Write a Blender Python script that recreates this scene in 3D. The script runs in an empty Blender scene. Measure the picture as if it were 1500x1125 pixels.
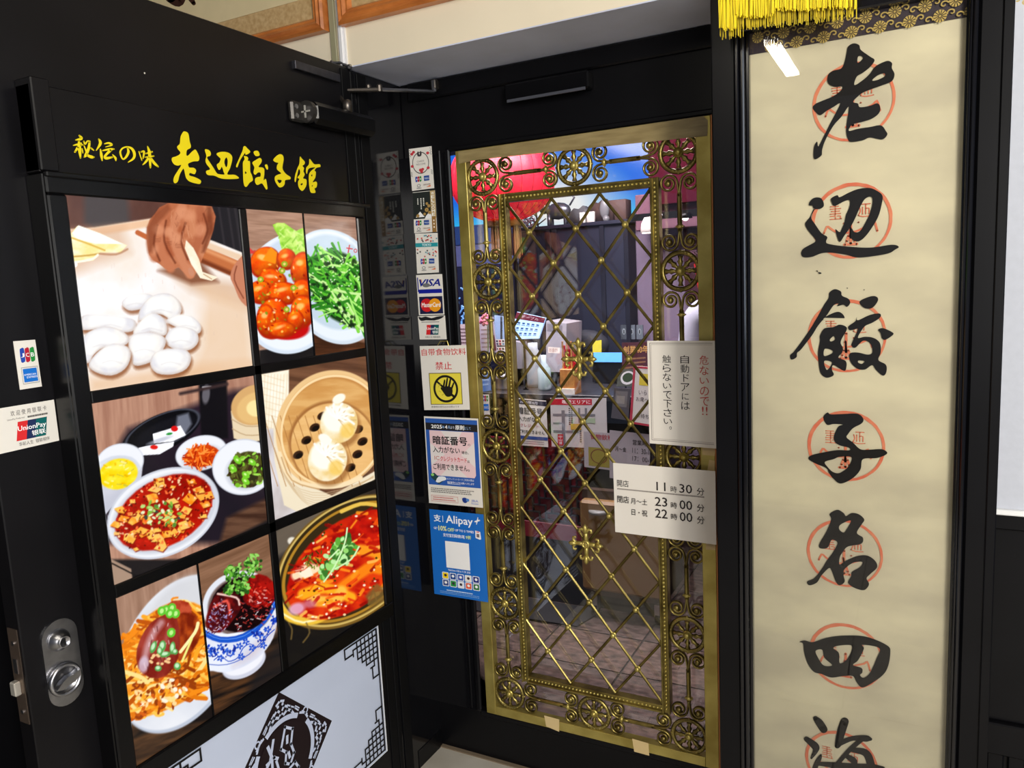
import bpy, math, random
import numpy as np
from mathutils import Vector
random.seed(7)
C = bpy.context.scene.collection
SC = bpy.context.scene
# ---------------------------------------------------------------- camera (image taken as 1500x1125)
YAW, PITCH, ROLL, FPX = 0.486792256, 0.134068257, -0.0490825537, 1122.32382
CAM = np.array([0.0, 0.0, 1.55])
_f = np.array([-math.sin(YAW)*math.cos(PITCH), math.cos(YAW)*math.cos(PITCH), -math.sin(PITCH)])
_r = np.array([math.cos(YAW), math.sin(YAW), 0.0]); _u = np.cross(_r, _f)
RT = math.cos(ROLL)*_r + math.sin(ROLL)*_u
UP = -math.sin(ROLL)*_r + math.cos(ROLL)*_u
FW = _f
cd = bpy.data.cameras.new('camera'); cam = bpy.data.objects.new('camera', cd); C.objects.link(cam)
cd.sensor_width = 36.0; cd.lens = FPX/1500*36.0; cd.clip_start = 0.02
from mathutils import Matrix
m = Matrix(((RT[0], UP[0], -FW[0], CAM[0]), (RT[1], UP[1], -FW[1], CAM[1]), (RT[2], UP[2], -FW[2], CAM[2]), (0, 0, 0, 1)))
cam.matrix_world = m; SC.camera = cam
def ray(x, y): return RT*(x-750)-UP*(y-562.5)+FW*FPX
def at(x, y, ax, val):                       # where the line of sight through a measured pixel meets the plane axis=val
    d = ray(x, y); return CAM+(val-CAM[ax])/d[ax]*d
def proj(P):
    v = P-CAM; z = v@FW
    return 750+FPX*(v@RT)/z, 562.5-FPX*(v@UP)/z
# ---------------------------------------------------------------- world, lights, exposure
SC.view_settings.view_transform = 'Standard'; SC.view_settings.look = 'None'
SC.view_settings.exposure = 0.0; SC.view_settings.gamma = 1.0; SC.view_settings.use_curve_mapping = False
W = bpy.data.worlds.new('world'); SC.world = W; W.use_nodes = True
W.node_tree.nodes['Background'].inputs[0].default_value = (0.62, 0.72, 1.0, 1)
W.node_tree.nodes['Background'].inputs[1].default_value = 0.13
def area(name, loc, aim, sx, sy, power, col):
    l = bpy.data.lights.new(name, 'AREA'); l.shape = 'RECTANGLE'; l.size = sx; l.size_y = sy; l.energy = power; l.color = col
    o = bpy.data.objects.new(name, l); C.objects.link(o); o.location = loc
    o.rotation_euler = (Vector(aim)-Vector(loc)).to_track_quat('-Z', 'Y').to_euler(); return o
area('ceiling_light_arcade', (1.5, -.7, 2.6), (-0.5, 1.9, 1.5), 0.5, 1.6, 120, (1, 0.94, 0.84))
area('daylight_street', (2.6, -0.2, 2.0), (-0.4, 1.8, 1.6), 1.2, 1.8, 26, (0.72, 0.84, 1.0))
area('fill_light_front', (1.9, -2.8, 1.6), (-0.3, 1.9, 1.0), 1.4, 1.8, 66, (1, 0.97, 0.92))  # added fill with no window behind it, evens the frontal light down the scroll
area('ceiling_light_interior', (-1.5, 2.9, 2.6), (-1.6, 3.2, 0), 1.6, 0.7, 120, (1, 0.93, 0.92))
SC.cycles.max_bounces = 8; SC.cycles.glossy_bounces = 4; SC.cycles.transparent_max_bounces = 12
# ---------------------------------------------------------------- materials
def lin(c):
    r = []
    for v in c[:3]:
        v = v/255.0; r.append(v/12.92 if v <= 0.04045 else ((v+0.055)/1.055)**2.4)
    return r
def mat(name, c, rough=0.5, metal=0.0, var=0.0, scale=20.0, bump=0.0, spec=0.5, emit=0.0, stretch=None, coat=0.0, c2=None):
    m = bpy.data.materials.new(name); m.use_nodes = True; nt = m.node_tree; b = nt.nodes['Principled BSDF']
    col = lin(c)+[1]
    b.inputs['Base Color'].default_value = col; b.inputs['Roughness'].default_value = rough; b.inputs['Metallic'].default_value = metal
    b.inputs['Specular IOR Level'].default_value = spec; b.inputs['Coat Weight'].default_value = coat
    if emit: b.inputs['Emission Color'].default_value = col; b.inputs['Emission Strength'].default_value = emit
    if var or bump or c2:
        tc = nt.nodes.new('ShaderNodeTexCoord'); mp = nt.nodes.new('ShaderNodeMapping'); n = nt.nodes.new('ShaderNodeTexNoise')
        geo = nt.nodes.new('ShaderNodeNewGeometry')
        nt.links.new(geo.outputs['Position'], mp.inputs[0]); nt.links.new(mp.outputs[0], n.inputs['Vector'])
        if stretch: mp.inputs['Scale'].default_value = stretch
        n.inputs['Scale'].default_value = scale; n.inputs['Detail'].default_value = 5
        if var or c2:
            r = nt.nodes.new('ShaderNodeValToRGB'); e = r.color_ramp.elements
            e[0].position = 0.35; e[1].position = 0.7
            e[0].color = (lin(c2)+[1]) if c2 else [x*(1-var) for x in col[:3]]+[1]
            e[1].color = col
            nt.links.new(n.outputs[0], r.inputs[0]); nt.links.new(r.outputs[0], b.inputs['Base Color'])
        if bump:
            bp = nt.nodes.new('ShaderNodeBump'); bp.inputs['Strength'].default_value = bump; bp.inputs['Distance'].default_value = 0.002
            nt.links.new(n.outputs[0], bp.inputs['Height']); nt.links.new(bp.outputs[0], b.inputs['Normal'])
    return m
_ink = {}
def ink(c, rough=0.6):
    k = tuple(c)+(rough,)
    if k not in _ink: _ink[k] = mat('ink', c, rough, spec=0.3)
    return _ink[k]
BLACK = mat('black_lacquer', (13, 13, 16), 0.32, var=0.3, scale=6, bump=0.15, spec=0.2)
GLOSS = mat('gloss_black_panel', (14, 14, 17), 0.09, spec=0.6)
LEAF = mat('black_painted_door', (17, 16, 19), 0.38, var=0.4, scale=5, bump=0.25, spec=0.25)
BEZEL = mat('black_lightbox_metal', (8, 8, 10), 0.25, spec=0.25)
CREAM = mat('cream_plaster', (236, 224, 198), 0.8, var=0.06, scale=4, bump=0.1)
SOFFIT = mat('grey_white_soffit', (216, 222, 246), 0.8, var=0.12, scale=3, c2=(194, 198, 216))
BRASS = mat('aged_brass', (176, 160, 92), 0.36, metal=0.9, scale=14, c2=(100, 86, 44), bump=0.15)
BRASSB = mat('bright_brass_bar', (206, 190, 110), 0.38, metal=0.7, scale=9, c2=(160, 142, 70), bump=0.1)
STEEL = mat('brushed_steel', (178, 178, 182), 0.3, metal=1.0, scale=60, var=0.2)
WOODF = mat('varnished_wood', (206, 126, 62), 0.28, scale=12, c2=(172, 98, 46), stretch=(1, 3, 3))
MATTE = mat('matte_black', (9, 9, 11), 0.6, spec=0.15)
PAPERW = mat('white_paper', (232, 228, 220), 0.55, var=0.03, scale=8)
def glassmat(name, rough=0.0, tint=(1, 1, 1), ior=1.5, k=1.0):
    m = bpy.data.materials.new(name); m.use_nodes = True; nt = m.node_tree; nt.nodes.clear()
    o = nt.nodes.new('ShaderNodeOutputMaterial'); mx = nt.nodes.new('ShaderNodeMixShader'); t = nt.nodes.new('ShaderNodeBsdfTransparent')
    g = nt.nodes.new('ShaderNodeBsdfGlossy'); fr = nt.nodes.new('ShaderNodeFresnel'); fr.inputs[0].default_value = ior
    g.inputs['Roughness'].default_value = rough; t.inputs[0].default_value = tuple(tint)+(1,)
    mul = nt.nodes.new('ShaderNodeMath'); mul.operation = 'MULTIPLY'; mul.inputs[1].default_value = k; mul.use_clamp = True
    nt.links.new(fr.outputs[0], mul.inputs[0]); nt.links.new(mul.outputs[0], mx.inputs[0])
    nt.links.new(t.outputs[0], mx.inputs[1]); nt.links.new(g.outputs[0], mx.inputs[2]); nt.links.new(mx.outputs[0], o.inputs[0])
    return m
GLASS = glassmat('door_glass', tint=(0.93, 0.93, 0.95), k=1.9)
GLASSP = glassmat('picture_glass', tint=(0.97, 0.97, 0.96), k=.7)
# ---------------------------------------------------------------- geometry helpers
WLOC = {}
class MB:
    def __init__(s): s.v = []; s.f = []
    def add(s, v, f):
        n = len(s.v); s.v += [tuple(p) for p in v]; s.f += [tuple(i+n for i in q) for q in f]; return s
    def box(s, x0, x1, y0, y1, z0, z1, b=0.0):
        if x1 < x0: x0, x1 = x1, x0
        if y1 < y0: y0, y1 = y1, y0
        if z1 < z0: z0, z1 = z1, z0
        if b <= 0:
            v = [(x, y, z) for x in (x0, x1) for y in (y0, y1) for z in (z0, z1)]
            return s.add(v, [(0, 1, 3, 2), (4, 6, 7, 5), (0, 4, 5, 1), (2, 3, 7, 6), (0, 2, 6, 4), (1, 5, 7, 3)])
        V = []; c = [((x0, x1), 0), ((y0, y1), 1), ((z0, z1), 2)]
        idx = {}
        for i in (0, 1):
            for j in (0, 1):
                for k in (0, 1):
                    P = [(x0, x1)[i], (y0, y1)[j], (z0, z1)[k]]; sg = [(1, -1)[i], (1, -1)[j], (1, -1)[k]]
                    for a in range(3):
                        q = [P[t]+(sg[t]*b if t != a else 0) for t in range(3)]
                        idx[(i, j, k, a)] = len(V); V.append(q)
        F = []
        for a in range(3):
            o = [t for t in range(3) if t != a]
            for e in (0, 1):
                q = []
                for (p, r) in ((0, 0), (1, 0), (1, 1), (0, 1)):
                    t = [0, 0, 0]; t[a] = e; t[o[0]] = p; t[o[1]] = r; q.append(idx[(t[0], t[1], t[2], a)])
                F.append(q)
        for a in range(3):
            o = [t for t in range(3) if t != a]
            for p in (0, 1):
                for r in (0, 1):
                    t0 = [0, 0, 0]; t1 = [0, 0, 0]; t1[a] = 1
                    t0[o[0]] = t1[o[0]] = p; t0[o[1]] = t1[o[1]] = r
                    F.append([idx[tuple(t0)+(o[0],)], idx[tuple(t0)+(o[1],)], idx[tuple(t1)+(o[1],)], idx[tuple(t1)+(o[0],)]])
        for i in (0, 1):
            for j in (0, 1):
                for k in (0, 1): F.append([idx[(i, j, k, 0)], idx[(i, j, k, 1)], idx[(i, j, k, 2)]])
        return s.add(V, F)
    def tube(s, pts, r, seg=8, closed=False, flat=None):
        P = [np.array(p, float) for p in pts]; n = len(P); R = r if hasattr(r, '__len__') else [r]*n
        V = []; up = None
        for i in range(n):
            a = P[(i-1) % n] if (closed or i > 0) else P[i]; b = P[(i+1) % n] if (closed or i < n-1) else P[i]
            d = b-a; d = d/(np.linalg.norm(d)+1e-12)
            if up is None: up = np.array([0, 1, 0.]) if abs(d[1]) < .8 else np.array([1, 0, 0.])
            u = up-d*(up@d); u /= np.linalg.norm(u)+1e-12; up = u; w = np.cross(d, u)
            for k in range(seg):
                t = 2*math.pi*(k+.5)/seg; cu, cw = math.cos(t), math.sin(t)
                if flat: V.append(P[i]+u*cu*flat*R[i]+w*cw*R[i])
                else: V.append(P[i]+(u*cu+w*cw)*R[i])
        F = []
        for i in range(n if closed else n-1):
            for k in range(seg):
                a = i*seg+k; b = i*seg+(k+1) % seg; c = ((i+1) % n)*seg+(k+1) % seg; d = ((i+1) % n)*seg+k
                F.append((a, b, c, d))
        if not closed: F.append(tuple(range(seg))[::-1]); F.append(tuple((n-1)*seg+k for k in range(seg)))
        return s.add(V, F)
    def lathe(s, prof, seg=24, c=(0, 0, 0), ax='z', cap=True):
        V = []; F = []; n = len(prof)
        for (r, h) in prof:
            for k in range(seg):
                t = 2*math.pi*k/seg; a, b = r*math.cos(t), r*math.sin(t)
                p = {'z': (a, b, h), 'y': (a, h, b), 'x': (h, a, b)}[ax]
                V.append((p[0]+c[0], p[1]+c[1], p[2]+c[2]))
        for i in range(n-1):
            for k in range(seg): F.append((i*seg+k, i*seg+(k+1) % seg, (i+1)*seg+(k+1) % seg, (i+1)*seg+k))
        if cap: F.append(tuple(range(seg))); F.append(tuple((n-1)*seg+k for k in range(seg)))
        return s.add(V, F)
    def ball(s, c, r, seg=10, sc=(1, 1, 1)):
        n = seg//2+1
        V = []; F = []
        for i in range(n):
            ph = math.pi*i/(n-1)
            for k in range(seg):
                t = 2*math.pi*k/seg
                V.append((c[0]+sc[0]*r*math.sin(ph)*math.cos(t), c[1]+sc[1]*r*math.sin(ph)*math.sin(t), c[2]+sc[2]*r*math.cos(ph)))
        for i in range(n-1):
            for k in range(seg): F.append((i*seg+k, i*seg+(k+1) % seg, (i+1)*seg+(k+1) % seg, (i+1)*seg+k))
        return s.add(V, F)
    def prism(s, poly, f, d0, d1):     # poly of 2D points, f maps (a, b, d) to 3D
        n = len(poly); V = [f(a, b, d0) for a, b in poly]+[f(a, b, d1) for a, b in poly]
        F = [tuple(range(n)), tuple(range(2*n-1, n-1, -1))]+[(i, (i+1) % n, n+(i+1) % n, n+i) for i in range(n)]
        return s.add(V, F)
    def mesh(s, name, mt, smooth=False):
        me = bpy.data.meshes.new(name); me.from_pydata(s.v, [], s.f); me.update()
        import bmesh
        bm = bmesh.new(); bm.from_mesh(me); bmesh.ops.recalc_face_normals(bm, faces=bm.faces); bm.to_mesh(me); bm.free()
        if smooth: me.polygons.foreach_set('use_smooth', [True]*len(me.polygons))
        me.materials.append(mt); return me
    def build(s, name, mt, parent=None, smooth=False, origin=None):
        if parent is not None: o = WLOC[parent.name]
        else:
            a = np.array(s.v); o = np.array(origin) if origin is not None else np.array([a[:, 0].mean(), a[:, 1].mean(), a[:, 2].min()])
        s.v = [tuple(np.array(p)-o) for p in s.v]
        ob = bpy.data.objects.new(name, s.mesh(name, mt, smooth)); C.objects.link(ob)
        if parent is not None: ob.parent = parent
        else: ob.location = o
        WLOC[ob.name] = np.array(o, float); return ob
def raw(name, me, parent):
    ob = bpy.data.objects.new(name, me); C.objects.link(ob); ob.parent = parent; WLOC[ob.name] = WLOC[parent.name]; return ob
def thing(name, label, cat, loc=(0, 0, 0), group=None):
    o = bpy.data.objects.new(name, None); C.objects.link(o); o.location = loc; o.empty_display_size = .05; WLOC[o.name] = np.array(loc, float)
    return tag(o, label, cat, group)
def tag(o, label, cat, group=None):
    o['label'] = label; o['category'] = cat
    if group: o['group'] = group
    return o
def struct(o, label=None):
    o['kind'] = 'structure'
    if label: o['label'] = label
    return o
def inst(name, me, parent, loc=None, rot=None, scale=None, world=None):
    ob = bpy.data.objects.new(name, me); C.objects.link(ob); ob.parent = parent
    w = np.array(world, float) if world is not None else WLOC[parent.name]+np.array(loc, float)
    ob.location = w-WLOC[parent.name]; WLOC[ob.name] = w
    if rot: ob.rotation_euler = rot
    if scale: ob.scale = scale
    return ob
def smooth_loop(pts, k=4, closed=True):
    P = np.array(pts, float); n = len(P); out = []
    for i in range(n if closed else n-1):
        p0, p1, p2, p3 = (P[(i-1) % n], P[i], P[(i+1) % n], P[(i+2) % n]) if closed else (P[max(i-1, 0)], P[i], P[i+1], P[min(i+2, n-1)])
        for t in np.arange(k)/k:
            out.append(.5*((2*p1)+(-p0+p2)*t+(2*p0-5*p1+4*p2-p3)*t*t+(-p0+3*p1-3*p2+p3)*t**3))
    if not closed: out.append(P[-1])
    return out
def fillmesh(loops):            # 2D loops (holes allowed) -> (verts2d, faces)
    cu = bpy.data.curves.new('c', 'CURVE'); cu.dimensions = '2D'; cu.fill_mode = 'BOTH'
    for L in loops:
        sp = cu.splines.new('POLY'); sp.points.add(len(L)-1); sp.use_cyclic_u = True
        for i, p in enumerate(L): sp.points[i].co = (p[0], p[1], 0, 1)
    return _take(cu)
def _take(cu):
    ob = bpy.data.objects.new('c', cu); me = bpy.data.meshes.new_from_object(ob)
    v = np.array([x.co[:2] for x in me.vertices]) if len(me.vertices) else np.zeros((0, 2)); f = [tuple(p.vertices) for p in me.polygons]
    bpy.data.meshes.remove(me); bpy.data.objects.remove(ob); bpy.data.curves.remove(cu); return v, f
_tc = {}
def textmesh(body, bold=0.0, shear=0.0):
    k = (body, bold, shear)
    if k not in _tc:
        cu = bpy.data.curves.new('t', 'FONT'); cu.body = body; cu.resolution_u = 2; cu.offset = bold; cu.shear = shear; cu.fill_mode = 'FRONT'
        _tc[k] = _take(cu)
    return _tc[k]
def strokes2d(strokes, k=5):     # strokes [(x, y, r), ...] -> list of (verts, faces)
    out = []
    for S in strokes:
        P = np.array(smooth_loop(S, k, False)) if len(S) > 1 else np.array(S, float)
        V = []; F = []; n = len(P)
        if n > 1:
            for i in range(n):
                d = P[min(i+1, n-1), :2]-P[max(i-1, 0), :2]; d = d/(np.linalg.norm(d)+1e-9); q = np.array([-d[1], d[0]])
                V += [P[i, :2]+q*P[i, 2], P[i, :2]-q*P[i, 2]]
            F += [(2*i, 2*i+1, 2*i+3, 2*i+2) for i in range(n-1)]
        for e in (0, n-1):
            b = len(V); V += [P[e, :2]+P[e, 2]*np.array([math.cos(t), math.sin(t)]) for t in np.arange(12)*math.pi/6]; F.append(tuple(range(b, b+12)))
        out.append((np.array(V), F))
    return out
# A flat printed thing: a thin slab on a quad with lettering and printed shapes lying on it
class Sheet:
    def __init__(s, q, nrm, thick, mt, name, label=None, cat=None, group=None, parent=None):
        s.q = [np.array(p, float) for p in q]; s.n = np.array(nrm, float); s.lay = 0; s.acc = {}; s.txt = {}
        mb = MB(); V = [p for p in s.q]+[p-s.n*thick for p in s.q]
        mb.add(V, [(0, 1, 2, 3), (7, 6, 5, 4), (0, 4, 5, 1), (1, 5, 6, 2), (2, 6, 7, 3), (3, 7, 4, 0)])
        s.o = mb.build(name, mt, parent)
        if label: tag(s.o, label, cat, group)
    def P(s, u, v, h=0.0):
        a, b, c, d = s.q
        return (a*(1-u)+b*u)*(1-v)+(d*(1-u)+c*u)*v+s.n*h
    def put(s, V, F, col, t=False):
        s.lay += 1; D = s.txt if t else s.acc; h = 0.0003+s.lay*0.00002
        m = D.setdefault(col, MB()); m.add([s.P(p[0], p[1], h) for p in V], F)
    def rect(s, u0, v0, u1, v1, col): s.put([(u0, v0), (u1, v0), (u1, v1), (u0, v1)], [(0, 1, 2, 3)], col)
    def poly(s, pts, col, sm=0):
        loops = pts if isinstance(pts[0][0], (tuple, list)) else [pts]
        if sm: loops = [smooth_loop(l, sm) for l in loops]
        v, f = fillmesh(loops); s.put(v, f, col)
    def disc(s, u, v, ru, rv, col, n=20): s.put([(u+ru*math.cos(t), v+rv*math.sin(t)) for t in np.arange(n)*2*math.pi/n], [tuple(range(n))], col)
    def ring(s, u, v, ru, rv, w, col, n=32):
        V = []; F = []
        for i in range(n):
            t = 2*math.pi*i/n; V += [(u+ru*math.cos(t), v+rv*math.sin(t)), (u+ru*(1-w)*math.cos(t), v+rv*(1-w)*math.sin(t))]
            j = (i+1) % n; F.append((2*i, 2*j, 2*j+1, 2*i+1))
        s.put(V, F, col)
    def frame(s, u0, v0, u1, v1, wu, wv, col):
        s.rect(u0, v0, u1, v0+wv, col); s.rect(u0, v1-wv, u1, v1, col); s.rect(u0, v0, u0+wu, v1, col); s.rect(u1-wu, v0, u1, v1, col)
    def line(s, pts, col, sm=4):
        for v, f in strokes2d([pts], sm): s.put(v, f, col)
    def text(s, body, u0, v0, u1, v1, col, bold=0.0, shear=0.0):
        v, f = textmesh(body, 0.0, shear)
        if not len(v): return
        a = v.min(0); b = v.max(0); d = np.maximum(b-a, 1e-6)
        bu = bold*.55/d[0]*(u1-u0); bv = bold*.45/d[1]*(v1-v0)
        for du, dv in (((0, 0),) if bold <= 0 else ((-bu, 0), (bu, 0), (0, bv), (0, -bv))):
            s.put([(u0+(p[0]-a[0])/d[0]*(u1-u0)+du, v1-(p[1]-a[1])/d[1]*(v1-v0)+dv) for p in v], f, col, True)
    def vtext(s, body, u0, v0, u1, v1, col, bold=0.0):   # vertical writing, one character under another
        n = len(body); h = (v1-v0)/n
        for i, ch in enumerate(body):
            sm = ch in 'っゃ。、'
            if ch == '。': s.text(ch, u1-(u1-u0)*.35, v0+i*h+.05*h, u1-(u1-u0)*.05, v0+i*h+.4*h, col, bold)
            elif ch == 'い': s.text(ch, u0, v0+i*h+.2*h, u1, v0+i*h+.8*h, col, bold)
            elif ch == 'に': s.text(ch, u0+.1*(u1-u0), v0+i*h+.14*h, u1-.1*(u1-u0), v0+i*h+.86*h, col, bold)
            elif ch == 'ド': s.text(ch, u0+.3*(u1-u0), v0+i*h+.08*h, u1-.05*(u1-u0), v0+i*h+.92*h, col, bold)
            else: s.text(ch, u0, v0+i*h+.06*h, u1, v0+i*h+.94*h, col, bold)
    def rows(s, u0, v0, u1, v1, n, col, fill=.45, seed=1):     # unreadably small lines of print
        r = random.Random(seed); h = (v1-v0)/n
        for i in range(n):
            u = u0; e = u1-r.random()*(u1-u0)*.2
            V = []; F = []
            while u < e:
                w = (u1-u0)*(.02+.03*r.random()); b = len(V); y0 = v0+i*h+h*(.5-fill/2); y1 = y0+h*fill
                V += [(u, y0), (min(u+w, e), y0), (min(u+w, e), y1), (u, y1)]; F.append((b, b+1, b+2, b+3)); u += w*1.25
            if V: s.put(V, F, col, True)
    def done(s):
        for D, nm in ((s.acc, 'printed_design'), (s.txt, 'lettering')):
            for col, m in D.items(): m.build(nm, ink(col), s.o)
        return s.o
def quad(ps, ax, val): return [at(p[0], p[1], ax, val) for p in ps]
def ink_loops(name, crop, chars, ax, val, nrm, mt, parent, k=4, thick=0.0003):
    ox, oy, sc = crop; loops = []
    for L in chars:
        pl = smooth_loop(L, k); pts = [at(ox+p[0]*sc, oy+p[1]*sc, ax, val) for p in pl]
        o = [i for i in (0, 1, 2) if i != ax]; loops.append([(p[o[0]], p[o[1]]) for p in pts])
    v, f = fillmesh(loops); o = [i for i in (0, 1, 2) if i != ax]
    V = []
    for p in v:
        q = [0, 0, 0]; q[o[0]] = p[0]; q[o[1]] = p[1]; q[ax] = val; V.append(np.array(q)+np.array(nrm)*thick)
    mb = MB(); mb.add(V, f); return mb.build(name, mt, parent)
def ink_strokes(name, crop, strokes, ax, val, nrm, mt, parent, h0=0.0003):
    ox, oy, sc = crop; mb = MB()
    for i, (v, f) in enumerate(strokes2d(strokes)):
        mb.add([at(ox+p[0]*sc, oy+p[1]*sc, ax, val)+np.array(nrm)*(h0+i*0.00003) for p in v], f)
    return mb.build(name, mt, parent)
FN = (0, -1, 0); LN = (1, 0, 0)
# ---------------------------------------------------------------- the setting
struct(MB().box(-4, 3, -3.5, 1.99, -.06, -.004).build('floor', mat('floor_bed', (120, 112, 100), .8)), 'concrete bed under the pavement stones outside the door')
fl = bpy.data.objects['floor']
stone = mat('beige_paving_stone', (206, 200, 188), .5, scale=5, c2=(184, 176, 162), bump=.1)
for i in range(8):
    for j in range(6):
        x0 = -2.6+i*.6; y0 = 1.99-(j+1)*.6
        MB().box(x0+.003, x0+.597, y0+.003, y0+.597, -.004, 0, .001).build('stone_tile', stone, fl)
zs = 2.152
wf = struct(MB().box(-4, -1.40, 1.755, 2.1, zs, 3).box(-1.40, .5, 1.755, 2.1, zs, 3).build('wall_front', CREAM), 'cream plaster wall above the black shop door')
MB().box(-1.40, -.40, 1.7551, 2.02, zs-.003, zs).build('soffit', SOFFIT, wf)
struct(MB().box(-1.39, -.40, 2.0, 2.06, 1.936, zs-.004).build('wall_transom', BLACK), 'black transom over the glass sliding door')
tr = MB().box(-1.36, -.42, 1.988, 2.0, 2.095, 2.147, .004).box(-1.232, -.42, 1.994, 2.0, 1.936, 1.95, .003); struct(tr.build('trim_1', BLACK), 'black moulding strips on the transom')
struct(MB().box(-2.4, -1.405, 1.80, 1.86, 0, zs).box(-1.64, -1.60, .3, 1.80, 0, zs).build('wall_left', BLACK))
# glossy return panel between the swing door and the sliding door
jp = struct(MB().box(-1.45, -1.393, 1.755, 2.06, 0, zs-.005).build('wall_side', GLOSS), 'glossy black return panel that mirrors the stickers')
MB().box(-1.393, -1.389, 1.79, 1.83, .0, zs-.01, .001).box(-1.393, -1.385, 1.757, 1.775, 0, zs-.01, .002).build('trim_strip', MATTE, jp)
MB().box(-1.393, -1.391, 1.86, 1.995, .0, .06).build('skirting', BLACK, jp)
st = MB().box(-1.393, -1.232, 2.0, 2.008, .158, 1.936).build('trim_2', GLOSS); struct(st, 'glossy black jamb board carrying the stickers')
MB().box(-1.246, -1.228, 1.992, 2.0, .165, 1.945, .004).box(-1.270, -1.262, 1.995, 2.0, .165, 1.945, .002).build('moulding', BLACK, st)
struct(MB().box(-1.393, -.40, 2.0, 2.06, 0, .158).build('baseboard_door', BLACK), 'black bottom rail below the sliding door')
MB().box(-1.232, -.44, 1.993, 2.004, .145, .165, .004).build('rail_lip', BLACK, bpy.data.objects['baseboard_door'])
MB().box(-1.40, -.6, 1.985, 2.0, 0, .004).build('rail_foot', mat('dirty_edge', (120, 104, 84), .8), bpy.data.objects['baseboard_door'])
# sliding glass door leaf
d1 = struct(MB().box(-1.36, -.43, 2.030, 2.036, .16, 1.962).build('door_1', GLASS), 'clear glass of the automatic sliding door behind the grille')
# right-hand posts and wall
pl = MB().box(-.4, -.349, 1.745, 2.06, 0, 2.75, .003).build('trim_3', BLACK); struct(pl, 'black post between the door and the framed scroll')
struct(MB().box(.095, .149, 1.745, 2.06, 0, 2.75, .006).build('trim_4', BLACK), 'black post right of the framed scroll')
MB().box(.134, .152, 1.741, 1.748, 0, 2.75, .002).build('edge_bead', BLACK, bpy.data.objects['trim_4'])
struct(MB().box(-.349, .095, 1.79, 1.85, 0, 2.75).build('wall_scroll', BLACK), 'black backing wall behind the scroll')
WR = mat('white_wallpaper', (196, 199, 208), .8, var=.05, scale=60, bump=.25)
wr = struct(MB().box(.149, 1.6, 1.90, 2.0, 1.0, 2.75).build('wall_right', WR), 'white wallpapered wall at the right edge')
MB().box(.149, 1.6, 1.885, 1.90, 1.0, 1.012, .002).build('ledge', mat('white_ledge', (240, 240, 238), .4), wr)
wn = struct(MB().box(.149, 1.6, 1.915, 2.0, 0, 1.0).build('wall_wainscot', BLACK), 'black panelled wainscot under the white wall')
MB().box(.149, 1.6, 1.895, 1.915, .965, 1.0, .003).box(.149, 1.6, 1.895, 1.915, .44, .515, .003).build('rail', BLACK, wn)
for k in range(12): MB().box(.165+k*.04, .198+k*.04, 1.907, 1.915, 0, .44, .003).build('board', BLACK, wn)
for k in range(4): MB().box(.165+k*.11, .27+k*.11, 1.911, 1.915, .516, .965, .002).build('board', BLACK, wn)
# ---------------------------------------------------------------- arcade lamp and ceiling on the viewer's side
struct(MB().box(-4, 3, -3.5, 1.755, 2.9, 2.95).build('ceiling', mat('arcade_ceiling', (78, 74, 80), .8)), 'arcade ceiling over the entrance, above the frame')
lf = thing('tube_lamp', 'white fluorescent tube lamp whose reflection lies across the scroll glass', 'lamp', (-.565, -.2, 2.5))
MB().box(-.60, -.53, -.74, .32, 2.512, 2.54, .004).build('housing', PAPERW, lf)
MB().box(-.597, -.533, -.73, .31, 2.50, 2.512, .003).build('tube', mat('tube_glow', (255, 246, 226), .4, emit=45), lf)
# ---------------------------------------------------------------- swing door (open, standing at right angles to the shop front)
XL = -1.385
door = thing('entrance_door', 'black painted swing door standing open, with steel lock', 'door', (XL, 1.2, 0))
MB().box(-1.427, XL, .72, 1.75, .012, 2.148, .002).build('leaf', LEAF, door)
MB().box(XL-.001, XL+.004, 1.715, 1.748, .02, 2.14, .001).build('hinge_stile', MATTE, door)
lp = MB().box(-1.421, -1.393, .7185, .7205, .803, .982).build('latch_plate', mat('dull_bronze', (120, 104, 92), .4, metal=.8), door)
MB().box(-1.419, -1.403, .708, .72, .858, .884, .002).build('latch_bolt', mat('nickel', (205, 200, 190), .3, metal=.6), lp)
for zz in (.955, .825): MB().lathe([(.004, .7165), (.004, .7186)], 10, (-1.407, 0, zz), 'y').build('screw', STEEL, lp)
MB().box(-1.414, -1.403, .7170, .7186, .898, .925).build('strike', STEEL, lp)
def stad(cy, cz0, cz1, r, n=14):
    return [(cy+r*math.cos(t), cz1+r*math.sin(t)) for t in np.linspace(0, math.pi, n)]+[(cy+r*math.cos(t), cz0+r*math.sin(t)) for t in np.linspace(math.pi, 2*math.pi, n)]
fx = lambda a, b, d: (d, a, b)
esc = MB().prism(stad(.785, .842, .942, .033), fx, XL, XL+.004).build('lock_plate', STEEL, door)
MB().lathe([(.021, XL+.003), (.020, XL+.008), (.013, XL+.020), (.011, XL+.021), (.011, XL+.024), (.009, XL+.0245), (.0085, XL+.022)], 28, (0, .782, .937), 'x').build('key_cylinder', STEEL, esc, True)
MB().box(XL+.0225, XL+.0235, .7805, .7835, .931, .943).build('keyhole', ink((20, 20, 20)), esc)
MB().lathe([(.029, XL+.003), (.031, XL+.010), (.029, XL+.016), (.025, XL+.016), (.024, XL+.008), (.001, XL+.008)], 36, (0, .781, .862), 'x').build('thumb_turn_ring', STEEL, esc, True)
MB().tube([(XL+.013, .781+.0255*math.cos(t), .862+.0255*math.sin(t)) for t in np.arange(24)*math.pi/12], .0022, 6, True).build('inner_ring', STEEL, esc, True)
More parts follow.
